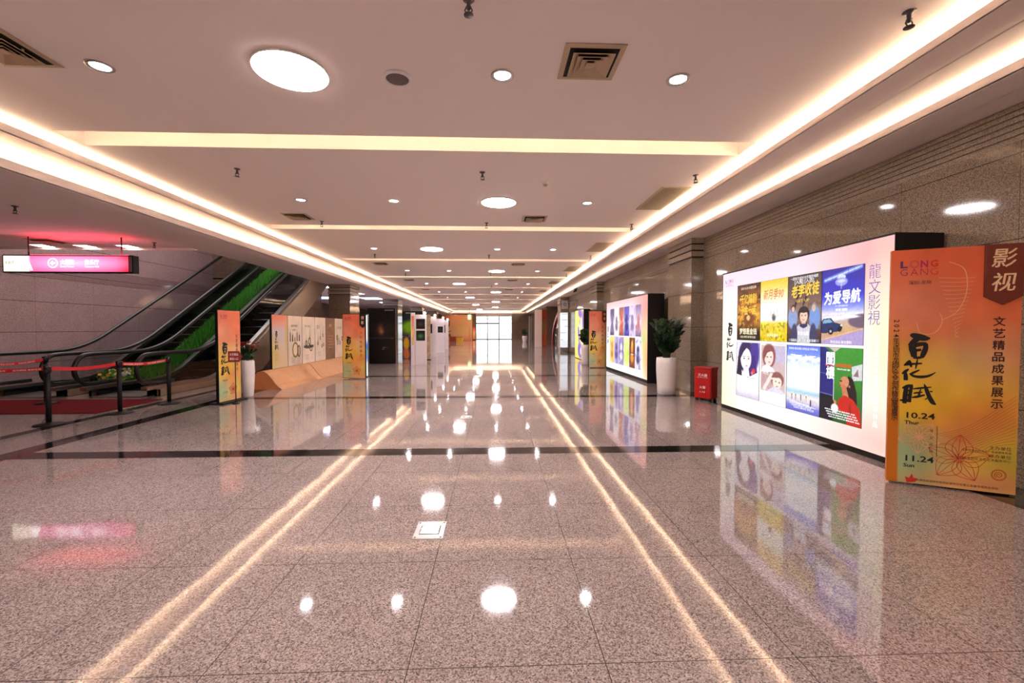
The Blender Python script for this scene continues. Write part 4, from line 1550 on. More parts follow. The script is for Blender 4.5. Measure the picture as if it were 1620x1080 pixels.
def escalator(label, xa, xb, side_x):
    xm = (xa + xb) / 2
    t = thing('escalator', label, 'escalator', (xm, YN, 0), 0, 'pair of escalators')
    O = Vector((xm, YN, 0))

    def put(mb, nm, parent=t):
        mb.v = [(p[0] - O.x, p[1] - O.y, p[2]) for p in mb.v]
        return mb.build(nm, parent)
    deck = deck_z
    for x in (xa, xb):
        pts = [(x, YN + .95, deck(9) + .07), (x, YN + .32, deck(9) + .07)]
        for k in range(1, 12):
            a = -math.pi / 2 - math.pi * k / 12
            pts.append((x, YN + .30 + .30 * math.cos(a), .565 + .295 * math.sin(a)))
        pts += [(x, y, rail_z(y)) for y in YS]
        put(MB().tube(pts, .042, M_RUBBER, 10), 'handrail')
        mb = MB()
        strip(mb, x - .006, x + .006, lambda y: rail_z(y) - .03, lambda y: deck(y), M_SMOKED, YS)
        mb.add([(x, YN + .30 + .27 * math.cos(a), .565 + .27 * math.sin(a)) for a in [math.pi / 2 + math.pi * k / 12 for k in range(13)]] + [(x, 9.05, .295), (x, 9.05, .83)],
               [tuple(range(15))], M_SMOKED)
        put(mb, 'glass_balustrade')
        mb = MB()
        strip(mb, x - .06, x + .06, lambda y: deck(y) + .015, lambda y: deck(y) - .06, M_STEEL, [8.85] + YS)
        put(mb, 'deck_strip')
    mb = MB()
    for x in (xa + .09, xb - .09):
        strip(mb, x - .01, x + .01, lambda y: deck(y) - .05, lambda y: max(deck(y) - .5, 0.01), M_BLACKGLOSS)
    put(mb, 'skirt_panel')
    mb = MB()
    y = 9.7
    while y < YT - .4:
        z = max(.02, deck_z(y) - .18)
        mb.box(xa + .12, xb - .12, y, y + .40, z - .2 if z > .21 else .012, z, M_BLACKGLOSS)
        for k in range(6):
            xx = xa + .16 + k * (xb - xa - .32) / 5.
            mb.box(xx - .006, xx + .006, y + .01, y + .38, z, z + .006, M_FRAME)
        y += .40
    put(mb, 'steps')
    put(MB().box(xa + .1, xb - .1, 8.9, 9.7, .006, .03, M_STEEL), 'landing_plate')
    mb = MB()
    bot = lambda y: max(deck(y) - 1.0, .005)
    strip(mb, side_x[0], side_x[1], lambda y: deck(y) - .06, bot, M_BEIGEMETAL, [9.1] + YS)
    put(mb, 'truss_cladding')
    mb = MB()
    strip(mb, side_x[2], side_x[3], lambda y: deck(y) - .06, bot, M_BEIGEMETAL, [9.1] + YS)
    put(mb, 'truss_cladding')
    return t


escalator('far escalator against the granite wall, on the other side of the green strip', -9.86, -8.68, (-9.96, -9.92, -8.62, -8.61))
escalator('near escalator with beige side cladding, on the hall side of the green strip', -8.08, -6.92, (-8.15, -8.14, -6.86, -6.79))

# artificial grass on the slope between them, flowers at its foot
rs = np.random.RandomState(11)
t = thing('grass_planter', 'sloping planter of bright green artificial grass between the two escalators', 'planter', (-8.38, 9.6, 0))
mb = MB()
strip(mb, -8.60, -8.16, lambda y: deck_z(y), lambda y: max(deck_z(y) - .6, .01), M_BLACK, [9.6] + [y for y in YS if y > 9.7])
mb.v = [(p[0] + 8.38, p[1] - 9.6, p[2]) for p in mb.v]
mb.build('planter_box', t)
mb = MB()
for k in range(5200):
    y = 10.3 + 7.8 * rs.rand()
    x = -8.38 + (rs.rand() - .5) * .40
    z = deck_z(y)
    b = .34 * (.6 + .5 * rs.rand()) * (1 - .35 * abs(x + 8.375) / .23)
    d = rs.rand(3) - .5
    w_ = .022
    mb.add([(x - w_ + 8.38, y - 9.6, z), (x + w_ + 8.38, y - 9.6 + .01, z), (min(max(x + d[0] * .14, -8.595), -8.165) + 8.38, y - 9.6 + d[1] * .14, z + b)], [(0, 1, 2)], M_GRASS if k % 4 else M_LEAF2)
g = mb.build('grass_blades', t, fix=False)
g['kind'] = 'stuff'
mb = MB()
for k in range(240):
    y = 9.65 + .8 * rs.rand()
    x = -8.38 + (rs.rand() - .5) * .36
    z = deck_z(y) + .04 + .22 * rs.rand()
    mt = (M_YELLOWFLOWER, M_WHITEFLOWER, M_LEAF2, M_LEAF2, M_GRASS)[k % 5]
    r_ = .035
    n_ = rs.rand(3) - .5
    u_ = Vector(n_).normalized()
    v_ = u_.cross(Vector((.3, -.8, .5))).normalized()
    c_ = Vector((x + 8.38, y - 9.6, z))
    mb.add([c_] + [c_ + (u_ * math.cos(a) + v_ * math.sin(a)) * r_ for a in [i * math.pi / 3 for i in range(6)]], [(0, i + 1, (i + 1) % 6 + 1) for i in range(6)], mt)
g = mb.build('flower_heads', t, fix=False)
g['kind'] = 'stuff'

# hanging direction sign
t = thing('hanging_direction_sign', 'long lit red hanging sign with a white end panel and letter A', 'sign', (-8.27, 8.9, 0))
SW_, SZ0, SZ1 = 2.44, 2.475, 2.775
mb = MB().box(-SW_ / 2, SW_ / 2, -.07, .07, SZ1, SZ1 + .02, M_BLACK).box(-SW_ / 2, SW_ / 2, -.07, .07, SZ0 - .02, SZ0, M_BLACK)
mb.box(-SW_ / 2, -SW_ / 2 + .015, -.07, .07, SZ0, SZ1, M_BLACK).box(SW_ / 2 - .08, SW_ / 2 - .02, -.06, .06, SZ0, SZ1, M_GREY).box(SW_ / 2 - .02, SW_ / 2, -.07, .07, SZ0, SZ1, M_BLACK)
mb.box(-SW_ / 2, SW_ / 2 - .02, -.02, .02, SZ0, SZ1, M_BLACK)
mb.build('frame', t)
MB().box(-SW_ / 2 + .5, SW_ / 2 - .1, -.06, .06, SZ1 + .021, SZ1 + .024, emit('lit_red_film', (1, .05, .10, 1), 4.0)).build('top_film', t)  # unseen glowing top, added to throw red light on the ceiling
c = Canvas(90, 12).vgrad([(0, (255, 240, 205)), (.20, (255, 244, 216)), (.215, (240, 70, 130)), (.5, (246, 84, 140)), (.9, (238, 60, 110)), (1, (214, 14, 40))], (1, 0))
c.ell(.58, .45, .36, .4, (255, 190, 226), .9, .9)
for k, yy_ in ((0, -.066), (1, .066)):
    f_ = c.mesh('lit_film', SW_ - .10, SZ1 - SZ0, A_SIGN, t, (-.042, yy_, SZ0))
    if k:
        f_.rotation_euler = (0, 0, math.pi)
E_SG = emit('sign_white_letters', (1, .97, .95, 1), .9)
mb = MB()
letter(mb, 'A', -.77, (SZ0 + SZ1) / 2, E_SG, height=.26, width=.22, y=-.068, bold=.02)
letter(mb, 'EXIT', -1.08, (SZ0 + SZ1) / 2 + .02, M_GREYINK, width=.16, y=-.068)
mb.build('letter_mark', t)
mb = MB()
n = 20
ribbon(mb, [(-.29 + .085 * math.cos(2 * math.pi * i / n), 2.64 + .085 * math.sin(2 * math.pi * i / n), .02) for i in range(n + 1)], E_SG, -.068)
mb.add([(-.34, -.068, 2.64), (-.29, -.068, 2.69), (-.29, -.068, 2.655), (-.24, -.068, 2.655), (-.24, -.068, 2.625), (-.29, -.068, 2.625), (-.29, -.068, 2.59)], [(0, 1, 2, 3, 4, 5, 6)], E_SG)
mb.build('arrow_symbol', t)
mb = MB()
letter(mb, '大剧院', -.02, 2.66, E_SG, width=.26, height=.10, y=-.068, bold=.02)
letter(mb, 'Grand Theater', -.02, 2.575, E_SG, width=.26, y=-.068)
mb.build('sign_lettering', t)
mb = MB()
letter(mb, '音乐厅', .44, 2.66, E_SG, width=.27, height=.10, y=-.068, bold=.02)
letter(mb, 'Concert Hall', .44, 2.575, E_SG, width=.26, y=-.068)
mb.build('sign_lettering', t)
for x in (-.80, .95):
    MB().tube([(x, 0, SZ1 + .02), (x, 0, HL)], .012, M_FRAME, 8).build('hanging_rod', t)

# carpet, barrier posts
MB().quad((0, 0, 0), (1, 0, 0), (1, 1, 0), (0, 1, 0), M_CARPET)
cp = MB().box(-11.5, -6.42, 7.25, 8.66, .0015, .012, M_CARPET).build('entrance_carpet')
tag(cp, 'dark red carpet runner on the floor before the escalators', 'carpet')


def post(label, loc, to=None):
    t = thing('barrier_post', label, 'barrier', loc, 0, 'black belt barrier posts')
    MB().lathe([(.165, 0), (.17, .008), (.16, .018), (.04, .03), (.03, .045)], M_BLACK, 32).build('base', t)
    MB().tube([(0, 0, .03), (0, 0, .76)], .031, M_BLACK, 16).build('pole', t)
    MB().lathe([(.033, .74), (.043, .76), (.043, .84), (.036, .855), (.0, .858)], M_BLACKGLOSS, 20).build('belt_cassette', t)
    if to:
        d = Vector((to[0] - loc[0], to[1] - loc[1], 0))
        L = d.length
        u = d.normalized()
        nrm = Vector((-u.y, u.x, 0))
        mb = MB()
        n = 10
        ps = []
        for i in range(n + 1):
            s_ = .047 + (L - .094) * i / n
            z = .80 - .03 * math.sin(math.pi * i / n)
            ps.append((u * s_, z))
        for (a, za), (b, zb) in zip(ps, ps[1:]):
            q = [a + Vector((0, 0, za - .025)), b + Vector((0, 0, zb - .025)), b + Vector((0, 0, zb + .025)), a + Vector((0, 0, za + .025))]
            mb.add([p - nrm * .0015 for p in q] + [p + nrm * .0015 for p in q], [(0, 1, 2, 3), (7, 6, 5, 4), (0, 4, 5, 1), (3, 2, 6, 7)], M_BELT)
        bl = mb.build('belt', t, fix=True)
        # white words printed on the belt, on the side facing the hall
        mb = MB()
        k = -1 if u.x < 0 else 1
        sgn = 1 if (nrm * k).y < 0 else -1
        m2 = MB()
        for j in range(max(1, int(L / .42))):
            letter(m2, '请勿跨越 谢谢合作', (j + .5) * .42, 0, M_WHITEINK, width=.34, height=.026)
        v2 = []
        tot = max(1, int(L / .42)) * .42
        for (a, _, z) in m2.v:
            s_ = (L - tot) / 2 + a
            if k < 0:
                s_ = L - s_
            p = u * s_ - Vector((0, .004, 0)) if abs(u.x) > .3 else u * s_ + Vector((.004, 0, 0))
            if abs(u.x) <= .3 and u.y > 0:
                p = u * s_ + Vector((.004 * 1, -.001, 0))
            v2.append((p.x, p.y, .80 - .03 * math.sin(math.pi * min(max(s_ / L, 0), 1)) + z))
        m2.v = v2
        m2.build('belt_lettering', bl, fix=False)
    return t


PA, PB, PC, PD, PE = (-6.33, 6.41, 0), (-6.05, 7.25, 0), (-5.93, 8.15, 0), (-7.90, 7.02, .0), (-8.15, 8.22, .012)
PF, PG = (-8.05, 6.15, 0), (-9.7, 6.9, 0)
post('foremost black belt post with its round base on the black floor line', PA, PF)
post('middle black belt post of the front row, beside the end of the red carpet', PB, PA)
post('black belt post of the front row nearest the narrow orange banner', PC, PB)
post('black belt post left of the foremost one, behind the nearer red belt', PD, PG)
post('black belt post on the red carpet just before the escalator handrails', PE, PD)
post('black belt post beyond the edge of view that ends the nearer belt', PF)
post('black belt post beyond the edge of view that ends the rear belt', PG)

# ------------------------------------------------------------------ flower vase and little pointer sign beside the narrow banner
t = thing('flower_vase', 'tall slim white vase of red flowers behind the narrow orange banner', 'vase', (-4.99, 9.0, 0))
MB().lathe([(.085, 0), (.095, .01), (.11, .2), (.125, .5), (.12, .70), (.105, .73), (.095, .725), (.09, .68)], M_WHITEPOT, 28).build('vase', t)
mb = MB()
rs = np.random.RandomState(2)
leaf_cluster(mb, 9, .34, .14, .10, M_LEAF, rs, .68)
mb.build('foliage', t, fix=False)
mb = MB()
for k in range(26):
    c_ = Vector(((rs.rand() - .5) * .34, (rs.rand() - .5) * .34, .92 + .18 * rs.rand()))
    for j in range(6):
        a = j * math.pi / 3
        d = Vector((math.cos(a), math.sin(a), .5)).normalized() * .05
        s_ = Vector((-math.sin(a), math.cos(a), 0)) * .02
        mb.add([c_, c_ + d * .6 + s_, c_ + d, c_ + d * .6 - s_], [(0, 1, 2, 3)], M_REDFLOWER)
g = mb.build('flowers', t, fix=False)
g['kind'] = 'stuff'
t = thing('pointer_sign', 'small dark red arrow sign with white letters in front of the narrow banner', 'sign', (-4.73, 8.12, 0), R(12))
MB().lathe([(.065, 0), (.065, .012), (.02, .02)], M_BLACK, 20).build('base', t)
MB().tube([(0, 0.012, .01), (0, 0.012, .8)], .009, M_BLACK, 8).build('pole', t)
MB().prism([(-.11, .76), (.07, .76), (.12, .86), (.07, .96), (-.11, .96)], -.006, .003, 'y', mat('dark_red_board', rgb(136, 22, 26), .45, noise=.05, scale=9)).build('arrow_board', t)
mb = MB()
letter(mb, '文艺精品', -.015, .90, M_WHITEINK, width=.14, height=.045, y=-.008, bold=.02)
letter(mb, '展览入口', -.015, .82, M_WHITEINK, width=.14, height=.045, y=-.008, bold=.02)
mb.build('lettering', t)

# ------------------------------------------------------------------ instrument posters on the curved cardboard plinth
XPW = -5.20


def poster_board(label, ya, yb, canvas, extra=None, name='instrument_poster'):
    w_ = yb - ya - .012
    t = thing(name, label, 'poster', (XPW, (ya + yb) / 2, .42), R(90), 'posters standing on the cardboard plinth')
    MB().box(-w_ / 2, w_ / 2, .002, .05, 0, 1.285, M_BLACK).build('board', t)
    canvas.mesh('print', w_ - .01, 1.28, A_PRINT, t, (0, 0, 0))
    mb = MB()
    if extra:
        extra(mb, w_)
        mb.build('printed_shapes', t)
    return t


M_BRONZE = mat('bronze_print', rgb(96, 84, 70), .5, noise=.3, scale=14)
M_OLIVE = mat('olive_print', rgb(128, 112, 40), .5, noise=.3, scale=14)


def bells(mb, w_, n, x0, z0, h_, mt=None):
    for k in range(n):
        x = x0 + k * w_ * .16
        hh = h_ * (.7 + .3 * math.sin(k * 2.1 + 1))
        mt_ = mt or (M_BRONZE, M_INK, M_OLIVE)[k % 3]
        mb.prism([(x - .03, z0), (x + .03, z0), (x + .022, z0 + hh), (x - .022, z0 + hh)], -.003, -.002, 'y', mt_)
        ribbon(mb, [(x, z0 + hh, .012), (x, z0 + hh * 1.5, .004)], mt_, -.0025)


def ring_(mb, cx, cz, r, w_, mt, kx=.8):
    ribbon(mb, [(cx + kx * r * math.cos(2 * math.pi * i / 20), cz + r * math.sin(2 * math.pi * i / 20), w_) for i in range(21)], mt, -.0025)


def ex1(mb, w_):
    letter(mb, '编钟的故事', -.05, 1.02, M_GREYINK, width=.36, y=-.003)
    letter(mb, '乐器展', -.08, .92, M_GREYINK, width=.2, y=-.003)
    bells(mb, w_, 5, -.28, .62, .24)
    ring_(mb, .0, .40, .18, .05, M_OLIVE)
    ring_(mb, .0, .40, .13, .05, M_CREAMINK)
    ring_(mb, .2, .36, .14, .04, M_BRONZE, .5)
    for k in range(4):
        letter(mb, '传统乐器展示说明', -.14, .22 - .045 * k, M_GREYINK, width=.22, y=-.003)


def ex2(mb, w_):
    letter(mb, '弦乐与弹拨', -.08, 1.02, M_GREYINK, width=.34, y=-.003)
    ribbon(mb, [(.12, 1.05, .01), (.08, .85, .02), (.06, .66, .05)], M_BRONZE, -.0025)
    ring_(mb, .05, .60, .09, .05, M_OLIVE, .7)
    ring_(mb, -.16, .54, .07, .05, M_BRONZE, .7)
    ribbon(mb, [(-.16, .60, .02), (-.15, .78, .01)], M_BRONZE, -.0025)
    ribbon(mb, [(-.32, .46, .06), (-.1, .44, .08), (.1, .45, .09), (.32, .46, .06)], M_BRONZE, -.0025)
    ring_(mb, .14, .40, .07, .04, M_OLIVE, 1.1)
    for k in range(3):
        letter(mb, '民族乐器展示说明', -.12, .22 - .05 * k, M_GREYINK, width=.22, y=-.003)


def ex3(mb, w_):
    letter(mb, '管乐', -.16, 1.0, M_GREYINK, width=.24, y=-.003)
    for k, (x, z, h_) in enumerate(((-.2, .55, .3), (-.02, .7, .26), (.18, .78, .24), (.1, .46, .2), (.22, .5, .22))):
        ribbon(mb, [(x, z, .03), (x + .02, z + h_ * .6, .02), (x + .03, z + h_, .008)], M_BRONZE if k % 2 else M_OLIVE, -.0025)
        ring_(mb, x, z - .03, .04, .03, M_BRONZE)
    for k in range(3):
        letter(mb, '吹管乐器展示说明', -.12 + .02 * k, .26 - .05 * k, M_GREYINK, width=.22, y=-.003)


def ex4(mb, w_):
    letter(mb, '古琴', 0, 1.05, M_CREAMINK, width=.2, y=-.003)
    for k in range(5):
        letter(mb, '琴声里的龙岗', 0, .72 - .09 * k, M_CREAMINK, width=.40, height=.03, y=-.003)


def ex5(mb, w_):
    letter(mb, '打击乐器', -.05, .98, M_GREYINK, width=.4, y=-.003)
    bells(mb, w_, 3, -.2, .42, .3, M_BRONZE)
    ring_(mb, -.22, .66, .07, .04, M_BRONZE)
    ring_(mb, .24, .62, .06, .04, M_BRONZE)


def ex0(mb, w_):
    brush_column(mb, -.18, .90, .16, M_INK, -.003, 1.05)
    column(mb, FULL_TITLE[5:], .3, 1.15, .4, M_OLIVE, .035, -.003)
    for k in range(3):
        letter(mb, '10.24-11.24', -.18, .32 - .06 * k, M_OLIVE, width=.14, y=-.003)


cream = lambda: Canvas(12, 20).vgrad([(0, (226, 204, 178)), (.5, (230, 210, 190)), (1, (228, 206, 186))]).noise(4, .04)
c0 = Canvas(20, 36).vgrad([(0, (226, 124, 92)), (.14, (226, 150, 130)), (.3, (206, 190, 196)), (.6, (214, 196, 180)), (.85, (220, 190, 150)), (1, (214, 196, 160))])
c0.ell(.05, .7, .3, .25, (206, 190, 96), .7, .7).ell(.95, .35, .14, .3, (220, 180, 90), .7, .7)
brown = Canvas(12, 24).vgrad([(0, (140, 104, 84)), (.5, (152, 108, 78)), (1, (140, 108, 86))]).noise(8, .1)
yb_ = [10.38, 11.17, 11.98, 12.82, 13.62, 14.38, 15.25]
poster_board('festival print poster, the first panel on the cardboard plinth by the vase', yb_[0], yb_[1], c0, ex0, 'festival_poster')
poster_board('cream poster with bells and a large olive ring on the cardboard plinth', yb_[1], yb_[2], cream(), ex1)
poster_board('cream poster with long-necked lute and zither print on the cardboard plinth', yb_[2], yb_[3], cream(), ex2)
poster_board('cream poster with scattered small pipes, just before the brown poster', yb_[3], yb_[4], cream(), ex3)
poster_board('brown poster with pale lettering between cream instrument posters', yb_[4], yb_[5], brown, ex4)
poster_board('last cream poster of the row, beyond the brown one', yb_[5], yb_[6], cream(), ex5)
for (ya, yb, lab) in ((9.95, 12.28, 'curved tan cardboard plinth section nearest the flower vase'), (12.30, 15.7, 'curved tan cardboard plinth section toward the orange board with black tag')):
    t = thing('cardboard_plinth', lab, 'plinth', (XPW, (ya + yb) / 2, 0), 0, 'curved cardboard plinth')
    prof = [(-.34, 0)] + [(-.34 + .22 * s_, .40 * s_) for s_ in (.5, 1.0)] + [(-.05, .415), (.02, .41), (.10, .36), (.17, .28), (.24, .18), (.32, .08), (.42, 0)]
    h_ = (yb - ya) / 2
    mb = MB()
    n = len(prof)
    for i in range(n - 1):
        a, b = prof[i], prof[i + 1]
        mb.add([(a[0], -h_, a[1]), (b[0], -h_, b[1]), (b[0], h_, b[1]), (a[0], h_, a[1])], [(0, 1, 2, 3)], M_CARD, i > 3)
    mb.build('curved_sheet', t)
    MB().prism(prof, -h_ + .01, -h_ + .02, 'y', M_CARDEND).build('end_panel', t)
    MB().prism(prof, h_ - .02, h_ - .01, 'y', M_CARDEND).build('end_panel', t)

# slim backlit stand seen edge-on beside the tagged board
t = thing('slim_lightbox', 'very slim upright lit stand just beyond the board with black tag', 'lightbox', (-3.62, 12.55, 0))
MB().box(-.02, .02, -.06, .06, 0, 1.78, M_FRAME).build('frame', t)
c = Canvas(4, 40).vgrad([(0, (250, 250, 255)), (.4, (250, 250, 255)), (.5, (80, 110, 230)), (.6, (90, 190, 150)), (.7, (130, 140, 240)), (.8, (250, 250, 255)), (1, (250, 250, 255))])
c.mesh('lit_film', .036, 1.72, A_LIT, t, (0, -.062, .03))

# ------------------------------------------------------------------ large photo prints and white exhibition boards beyond
t = thing('photo_panel', 'tall black photo panel with a faint glowing picture by the dark pillar', 'photo panel', (-4.42, 17.2, 0), R(-2))
MB().box(-.54, .54, .002, .06, 0, 2.17, M_BLACK).build('board', t)
c = Canvas(50, 100, (8, 7, 7))
c.rng = np.random.RandomState(8)
c.ell(.52, .40, .32, .11, (26, 24, 22), .6, .9)
c.noise(26, .10, (120, 108, 96), .26, .47).noise(20, .07, (190, 150, 130), .28, .46)
c.ell(.45, .37, .10, .10, (150, 84, 56), .6, .7).ell(.50, .43, .07, .05, (200, 130, 90), .6, .6)
c.a *= np.clip(1.25 - np.hypot((c.U - .55) / .42, (c.V - .38) / .16), .12, 1)[..., None] ** .8
c.line(.05, .535, .95, .535, .004, (60, 56, 54)).line(.5, .70, .62, .71, .008, (150, 146, 146)).line(.45, .73, .6, .74, .008, (110, 106, 106)).line(.65, .705, .75, .705, .006, (120, 110, 104))
c.mesh('print', 1.07, 2.15, A_PRINT, t, (0, 0, .01))
mb = MB()
letter(mb, '音乐的光辉时刻', .30, 2.09, M_WHITEINK, width=.34, height=.04, y=-.003)
letter(mb, '第一章', .42, .98, M_GREYINK, width=.09, y=-.003)
mb.build('lettering', t)

t = thing('photo_panel', 'photo panel with bright green tree, purple and yellow shapes behind the white board', 'photo panel', (-3.75, 20.0, 0), R(0))
MB().box(-.46, .46, .002, .06, 0, 2.17, M_BLACK).build('board', t)
c = Canvas(40, 90).vgrad([(0, (22, 34, 36)), (.2, (26, 44, 50)), (.5, (70, 60, 70)), (1, (90, 70, 90))])
c.rng = np.random.RandomState(4)
c.ell(.45, .34, .5, .14, (126, 186, 30), .3).noise(9, .25, (70, 130, 20), .22, .48)
c.poly([(0, .48), (1, .56), (1, 1), (0, 1)], (74, 56, 92)).noise(24, .4, (44, 32, 60), .5, 1).noise(24, .2, (150, 130, 170), .5, 1)
c.ell(.2, .68, .14, .14, (226, 176, 40), .2).ell(.2, .9, .16, .12, (220, 130, 70), .3)
c.mesh('print', .91, 2.15, A_PRINT, t, (0, 0, .01))
mb = MB()
letter(mb, '舞蹈的绚丽', -.15, 2.08, M_WHITEINK, width=.30, height=.04, y=-.003)
mb.build('lettering', t)


def white_board(label, x0, x1, y, top, pics, side=None):
    w_ = x1 - x0
    t = thing('exhibition_board', label, 'exhibition board', ((x0 + x1) / 2, y, 0), R(-3), 'white exhibition boards')
    MB().box(-w_ / 2, w_ / 2, 0, .06, 0, top, M_WHITEBOARD).build('board', t)
    for (a, b, c_, d, col) in pics:
        cv = Canvas(16, 20, (14, 12, 14))
        cv.rng = np.random.RandomState(int(a * 100) + 50)
        cv.ell(.5, .55, .35, .25, col, .5, .8).noise(6, .2, tuple(int(v * .6) for v in col))
        cv.mesh('photo_print', (b - a) * w_, d - c_, A_PRINT, t, ((a + b - 1) / 2 * w_, -.003, c_))
    if side:
        MB().box(-w_ / 2 - .16, -w_ / 2 - .012, -.03, .03, 0, top + .07, M_WHITEBOARD).build('side_board', t)
        fest_bg(10, 40, .25, 2, False).mesh('side_print', .10, 1.1, A_PRINT, t, (-w_ / 2 - .085, -.033, .75))
    MB().tube([(w_ * .42, .03, top), (w_ * .42, -.12, top + .06)], .012, M_FRAME, 8).build('lamp_arm', t)
    MB().lathe([(0, -.02), (.045, -.015), (.05, .02), (.035, .05), (0, .055)], E_SPOT2, 14, (w_ * .42, -.13, top + .04)).build('clip_lamp', t)
    return t


E_SPOT2 = emit('clip_lamp', (1, .96, .92, 1), 9.0)
white_board('nearest white exhibition board with two dark photos and an orange side strip', -3.0, -2.58, 16.55, 1.90, ((.08, .88, 1.36, 1.74, (70, 50, 50)), (.08, .88, .92, 1.30, (60, 130, 70))), True)
white_board('second white exhibition board, behind the nearest and a narrow brown column', -3.34, -2.83, 21.2, 1.96, ((.10, .62, 1.15, 1.6, (40, 70, 120)),))
white_board('third white exhibition board with a group of dark figures pictured', -3.42, -2.92, 25.3, 1.95, ((.25, .85, 1.15, 1.5, (60, 56, 60)),))
white_board('farthest white exhibition board with a single dark photo', -3.56, -3.12, 29.4, 1.95, ((.15, .55, 1.1, 1.62, (40, 36, 50)),))
t = thing('brown_column_board', 'narrow mottled brown upright board between the first two white boards', 'exhibition board', (-2.93, 19.3, 0))
MB().box(-.09, .09, 0, .09, 0, 1.98, mat('mottled_brown_print', rgb(176, 148, 116), .5, noise=.3, scale=7)).build('board', t)
MB().box(-.11, .11, -.02, .11, 0, .03, M_BLACK).build('base', t)

# far photo wall and the low tables before it
t = thing('photo_backdrop', 'large orange backdrop with black brush title near the far doors', 'backdrop', (-4.35, 50.0, 0), 0)
MB().box(-1.75, 1.75, .01, .12, 0, 2.95, M_ORANGE).build('panel', t)
c = fest_bg(40, 36, 0, 9, False)
c.vgrad([(0, (236, 146, 92)), (.3, (240, 170, 120)), (.6, (244, 196, 140)), (1, (226, 140, 90))], (.1, .9))
c.ell(.55, .4, .35, .2, (236, 170, 110), .7).ell(.75, .6, .2, .15, (240, 190, 110), .7)
c.mesh('print', 3.48, 2.93, A_PRINT, t, (0, 0, .01))
mb = MB()
brush_column(mb, -.98, 2.3, .72, M_INK, -.004, 1.05)
column(mb, '文艺精品成果展示', 1.45, 1.6, .2, M_REDINK, .14, -.004)
mb.build('brush_title', t)
t = thing('exit_sign', 'green lit exit sign above the right end of the orange backdrop', 'sign', (-2.9, 49.8, 0))
MB().box(-.17, .17, -.03, .03, 2.42, 2.98, E_GREEN).build('lit_box', t)
MB().tube([(0, 0, 2.98), (0, 0, H)], .02, M_FRAME, 8).build('hanging_rod', t)
mb = MB()
letter(mb, '安全出口', 0, 2.7, E_SIGNWHITE, width=.28, y=-.033)
mb.build('lettering', t)
for (x0, x1, y, zt, mt, lab) in ((-4.95, -4.30, 48.2, .52, M_RUST, 'low rust red table before the orange backdrop'), (-4.15, -3.50, 47.5, .50, M_YELLOWBOX, 'low yellow table with dark top before the orange backdrop')):
    t = thing('display_table', lab, 'table', ((x0 + x1) / 2, y, 0), 0, 'low tables by the backdrop')
    w_ = x1 - x0
    MB().box(-w_ / 2, w_ / 2, -.25, .25, 0, zt - .03, mt).build('cloth_body', t)
    MB().box(-w_ / 2 - .02, w_ / 2 + .02, -.27, .27, zt - .03, zt, M_BLACK if mt is M_YELLOWBOX else mt).build('top', t)
for (x, y, lab, col) in ((-2.95, 52.5, 'orange and red roll-up banner right of the backdrop, the taller of two', (216, 70, 40)), (-2.55, 53.5, 'small orange roll-up banner beside the daylight doors', (226, 120, 80))):
    t = thing('roll_up_banner', lab, 'banner', (x, y, 0), 0, 'roll-up banners by the doors')
    MB().box(-.17, .17, -.1, .1, 0, .08, M_BLACK).build('base', t)
    MB().tube([(0, .05, .08), (0, .05, 1.62)], .012, M_FRAME, 6).build('pole', t)
    Canvas(8, 24).vgrad([(0, (196, 40, 50)), (.2, col), (.5, (240, 190, 130)), (1, (226, 130, 60))]).mesh('print', .32, 1.55, A_PRINT, t, (0, 0, .07))

# ------------------------------------------------------------------ far right: directory totem, arched entrance, gateway panel
t = thing('directory_board', 'white lit board with grey stripes on the pillar beyond the yellow lightbox', 'sign', (4.16, 26.2, 0))
MB().box(-.26, .26, .0, .12, .22, 2.36, M_WHITE_ENAMEL).build('cabinet', t)
c = Canvas(10, 60, (240, 244, 252))
for v in (.04, .21, .40, .58, .78):
    c.line(0, v, 1, v - .01, .035, (150, 150, 160))
c.rect(0, .80, 1, 1, (226, 224, 232))
c.mesh('lit_film', .46, 2.08, A_LIT, t, (0, -.003, .25))
MB().box(-.22, .22, .01, .1, 0, .22, M_GREY).build('foot', t)
t = thing('emblem_plate', 'small pale plate with a brown emblem high on the far right pillar', 'sign', (4.24, 26.39, 2.85))
MB().box(-.2, .2, -.02, 0, -.28, .22, M_WHITEBOARD).build('plate', t)
mb = MB()
ring_(mb, 0, 0, .08, .035, M_BRONZE)
mb.v = [(x, y - .02, z) for x, y, z in mb.v]
mb.build('emblem', t)
t = thing('arched_entrance', 'red arched shop entrance with dark teal glass beyond the directory board', 'entrance', (4.9, 31.2, 0))
mb = MB()
pts = [(0, 5.2 * math.cos(a), 2.5 * math.sin(a)) for a in [2.22 * i / 32 for i in range(33)]]
for (y, z), (y2, z2) in zip([(p[1], p[2]) for p in pts], [(p[1], p[2]) for p in pts][1:]):
    mb.add([(x, a, b) for x in (-.12, .12) for (a, b) in ((y, z), (y2, z2), (y2 * 1.035, z2 * 1.13), (y * 1.035, z * 1.13))],
           [(0, 1, 2, 3), (7, 6, 5, 4), (3, 2, 6, 7), (4, 5, 1, 0)], M_REDBOX)
mb.build('arch_band', t)
mb = MB()
for k in range(10):
    y = -3.3 + k * .92
    zt = 2.5 * math.sqrt(max(0, 1 - (y / 5.2) ** 2))
    mb.box(-.03, .03, y - .03, y + .03, 0, max(zt, .1), M_FRAME)
mb.build('mullions', t)
MB().prism([(p[1], p[2]) for p in pts] + [(pts[-1][1], 0)], -.01, .01, 'x', M_TEAL).build('glass', t)
t = thing('gateway_panel', 'tall pale pink panel with a rust side leaf near the far right', 'exhibition board', (3.3, 33.0, 0))
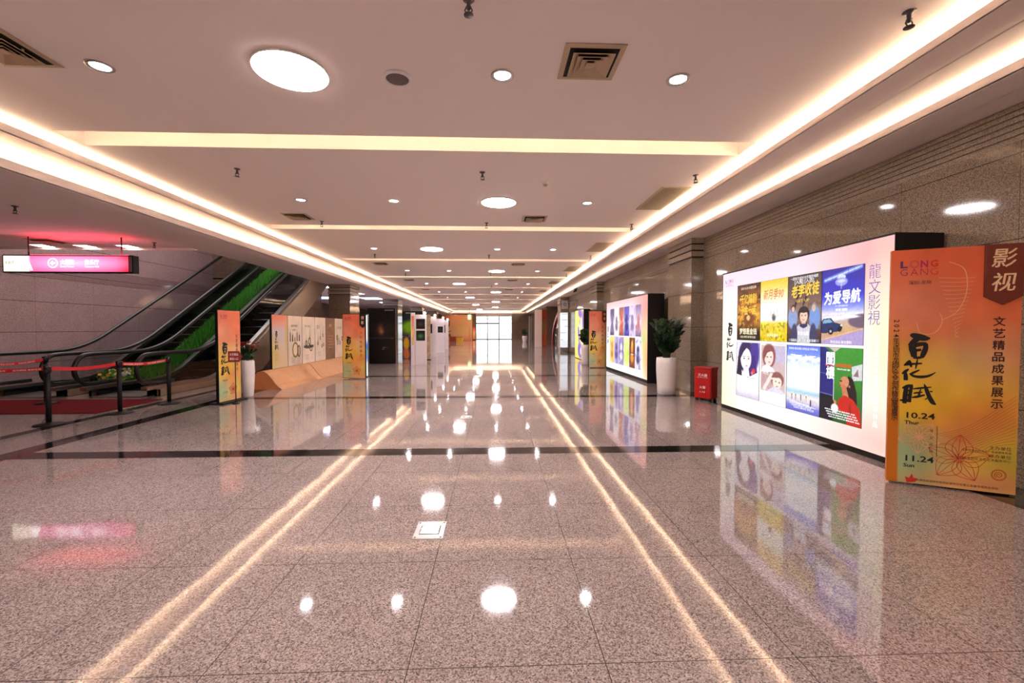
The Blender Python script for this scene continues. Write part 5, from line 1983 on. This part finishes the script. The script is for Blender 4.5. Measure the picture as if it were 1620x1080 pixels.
MB().box(-.28, .26, 0, .1, 0, 2.82, M_WHITEBOARD).build('front_panel', t)
c = Canvas(10, 40).vgrad([(0, (240, 220, 190)), (.3, (240, 210, 206)), (1, (236, 222, 216))], (.2, .8))
c.mesh('print', .53, 2.8, A_PRINT, t, (-.01, -.003, .01))
MB().box(.28, .66, .2, .26, 0, 2.85, M_RUST).build('side_leaf', t)
MB().box(.3, .5, .19, .2, 1.0, 2.0, M_OLIVE).build('side_print', t)

# ------------------------------------------------------------------ floor boxes
for (x, y, w_, lab) in ((-.44, 2.935, .098, 'square steel floor box in the foreground floor'), (-.44, 6.72, .085, 'square steel floor box farther down the hall past the black line')):
    t = thing('floor_box', lab, 'floor box', (x, y, 0), 0, 'steel floor boxes')
    mb = MB()
    w2 = w_ * .68
    for (a, b, c_, d) in ((-w_, w_, -1.28 * w_, -w2), (-w_, w_, w2, 1.28 * w_), (-w_, -w2, -w2, w2), (w2, w_, -w2, w2)):
        mb.box(a, b, c_, d, .0, .006, M_STEEL)
    mb.build('frame', t)
    MB().box(-w2, w2, -w2, w2, 0, .002, M_BLACK).build('gap', t)
    ld = MB().box(-w2 + .008, w2 - .008, -w2 + .008, w2 - .008, -.001, .001, mat('polished_plate', rgb(222, 218, 216), .12, 1.0)).build('lid', t, (0, 0, .0065))
    ld.rotation_euler = (R(-2.2), 0, 0)      # lid tilted so that it mirrors a round ceiling light
    mb = MB()
    for sx in (-1, 1):
        for sy in (-1, 1):
            mb.lathe([(.007, .006), (.006, .008), (0, .0085)], M_FRAME, 10, (sx * w_ * .85, sy * w_ * 1.08, 0))
    mb.build('screws', t)
t = thing('track_spotlights', 'small black spotlights on the lower cove lip at the far right', 'light', (3.9, 21.0, HS))
mb = MB()
mb.box(-.03, .03, -.35, .35, -.03, 0, M_BLACK)
mb.build('track', t)
for k in (-.25, 0, .25):
    MB().tube([(0, k, -.03), (0, k, -.07), (-.05, k - .02, -.15)], [.012, .03, .04], M_BLACK, 10).build('spot_head', t)
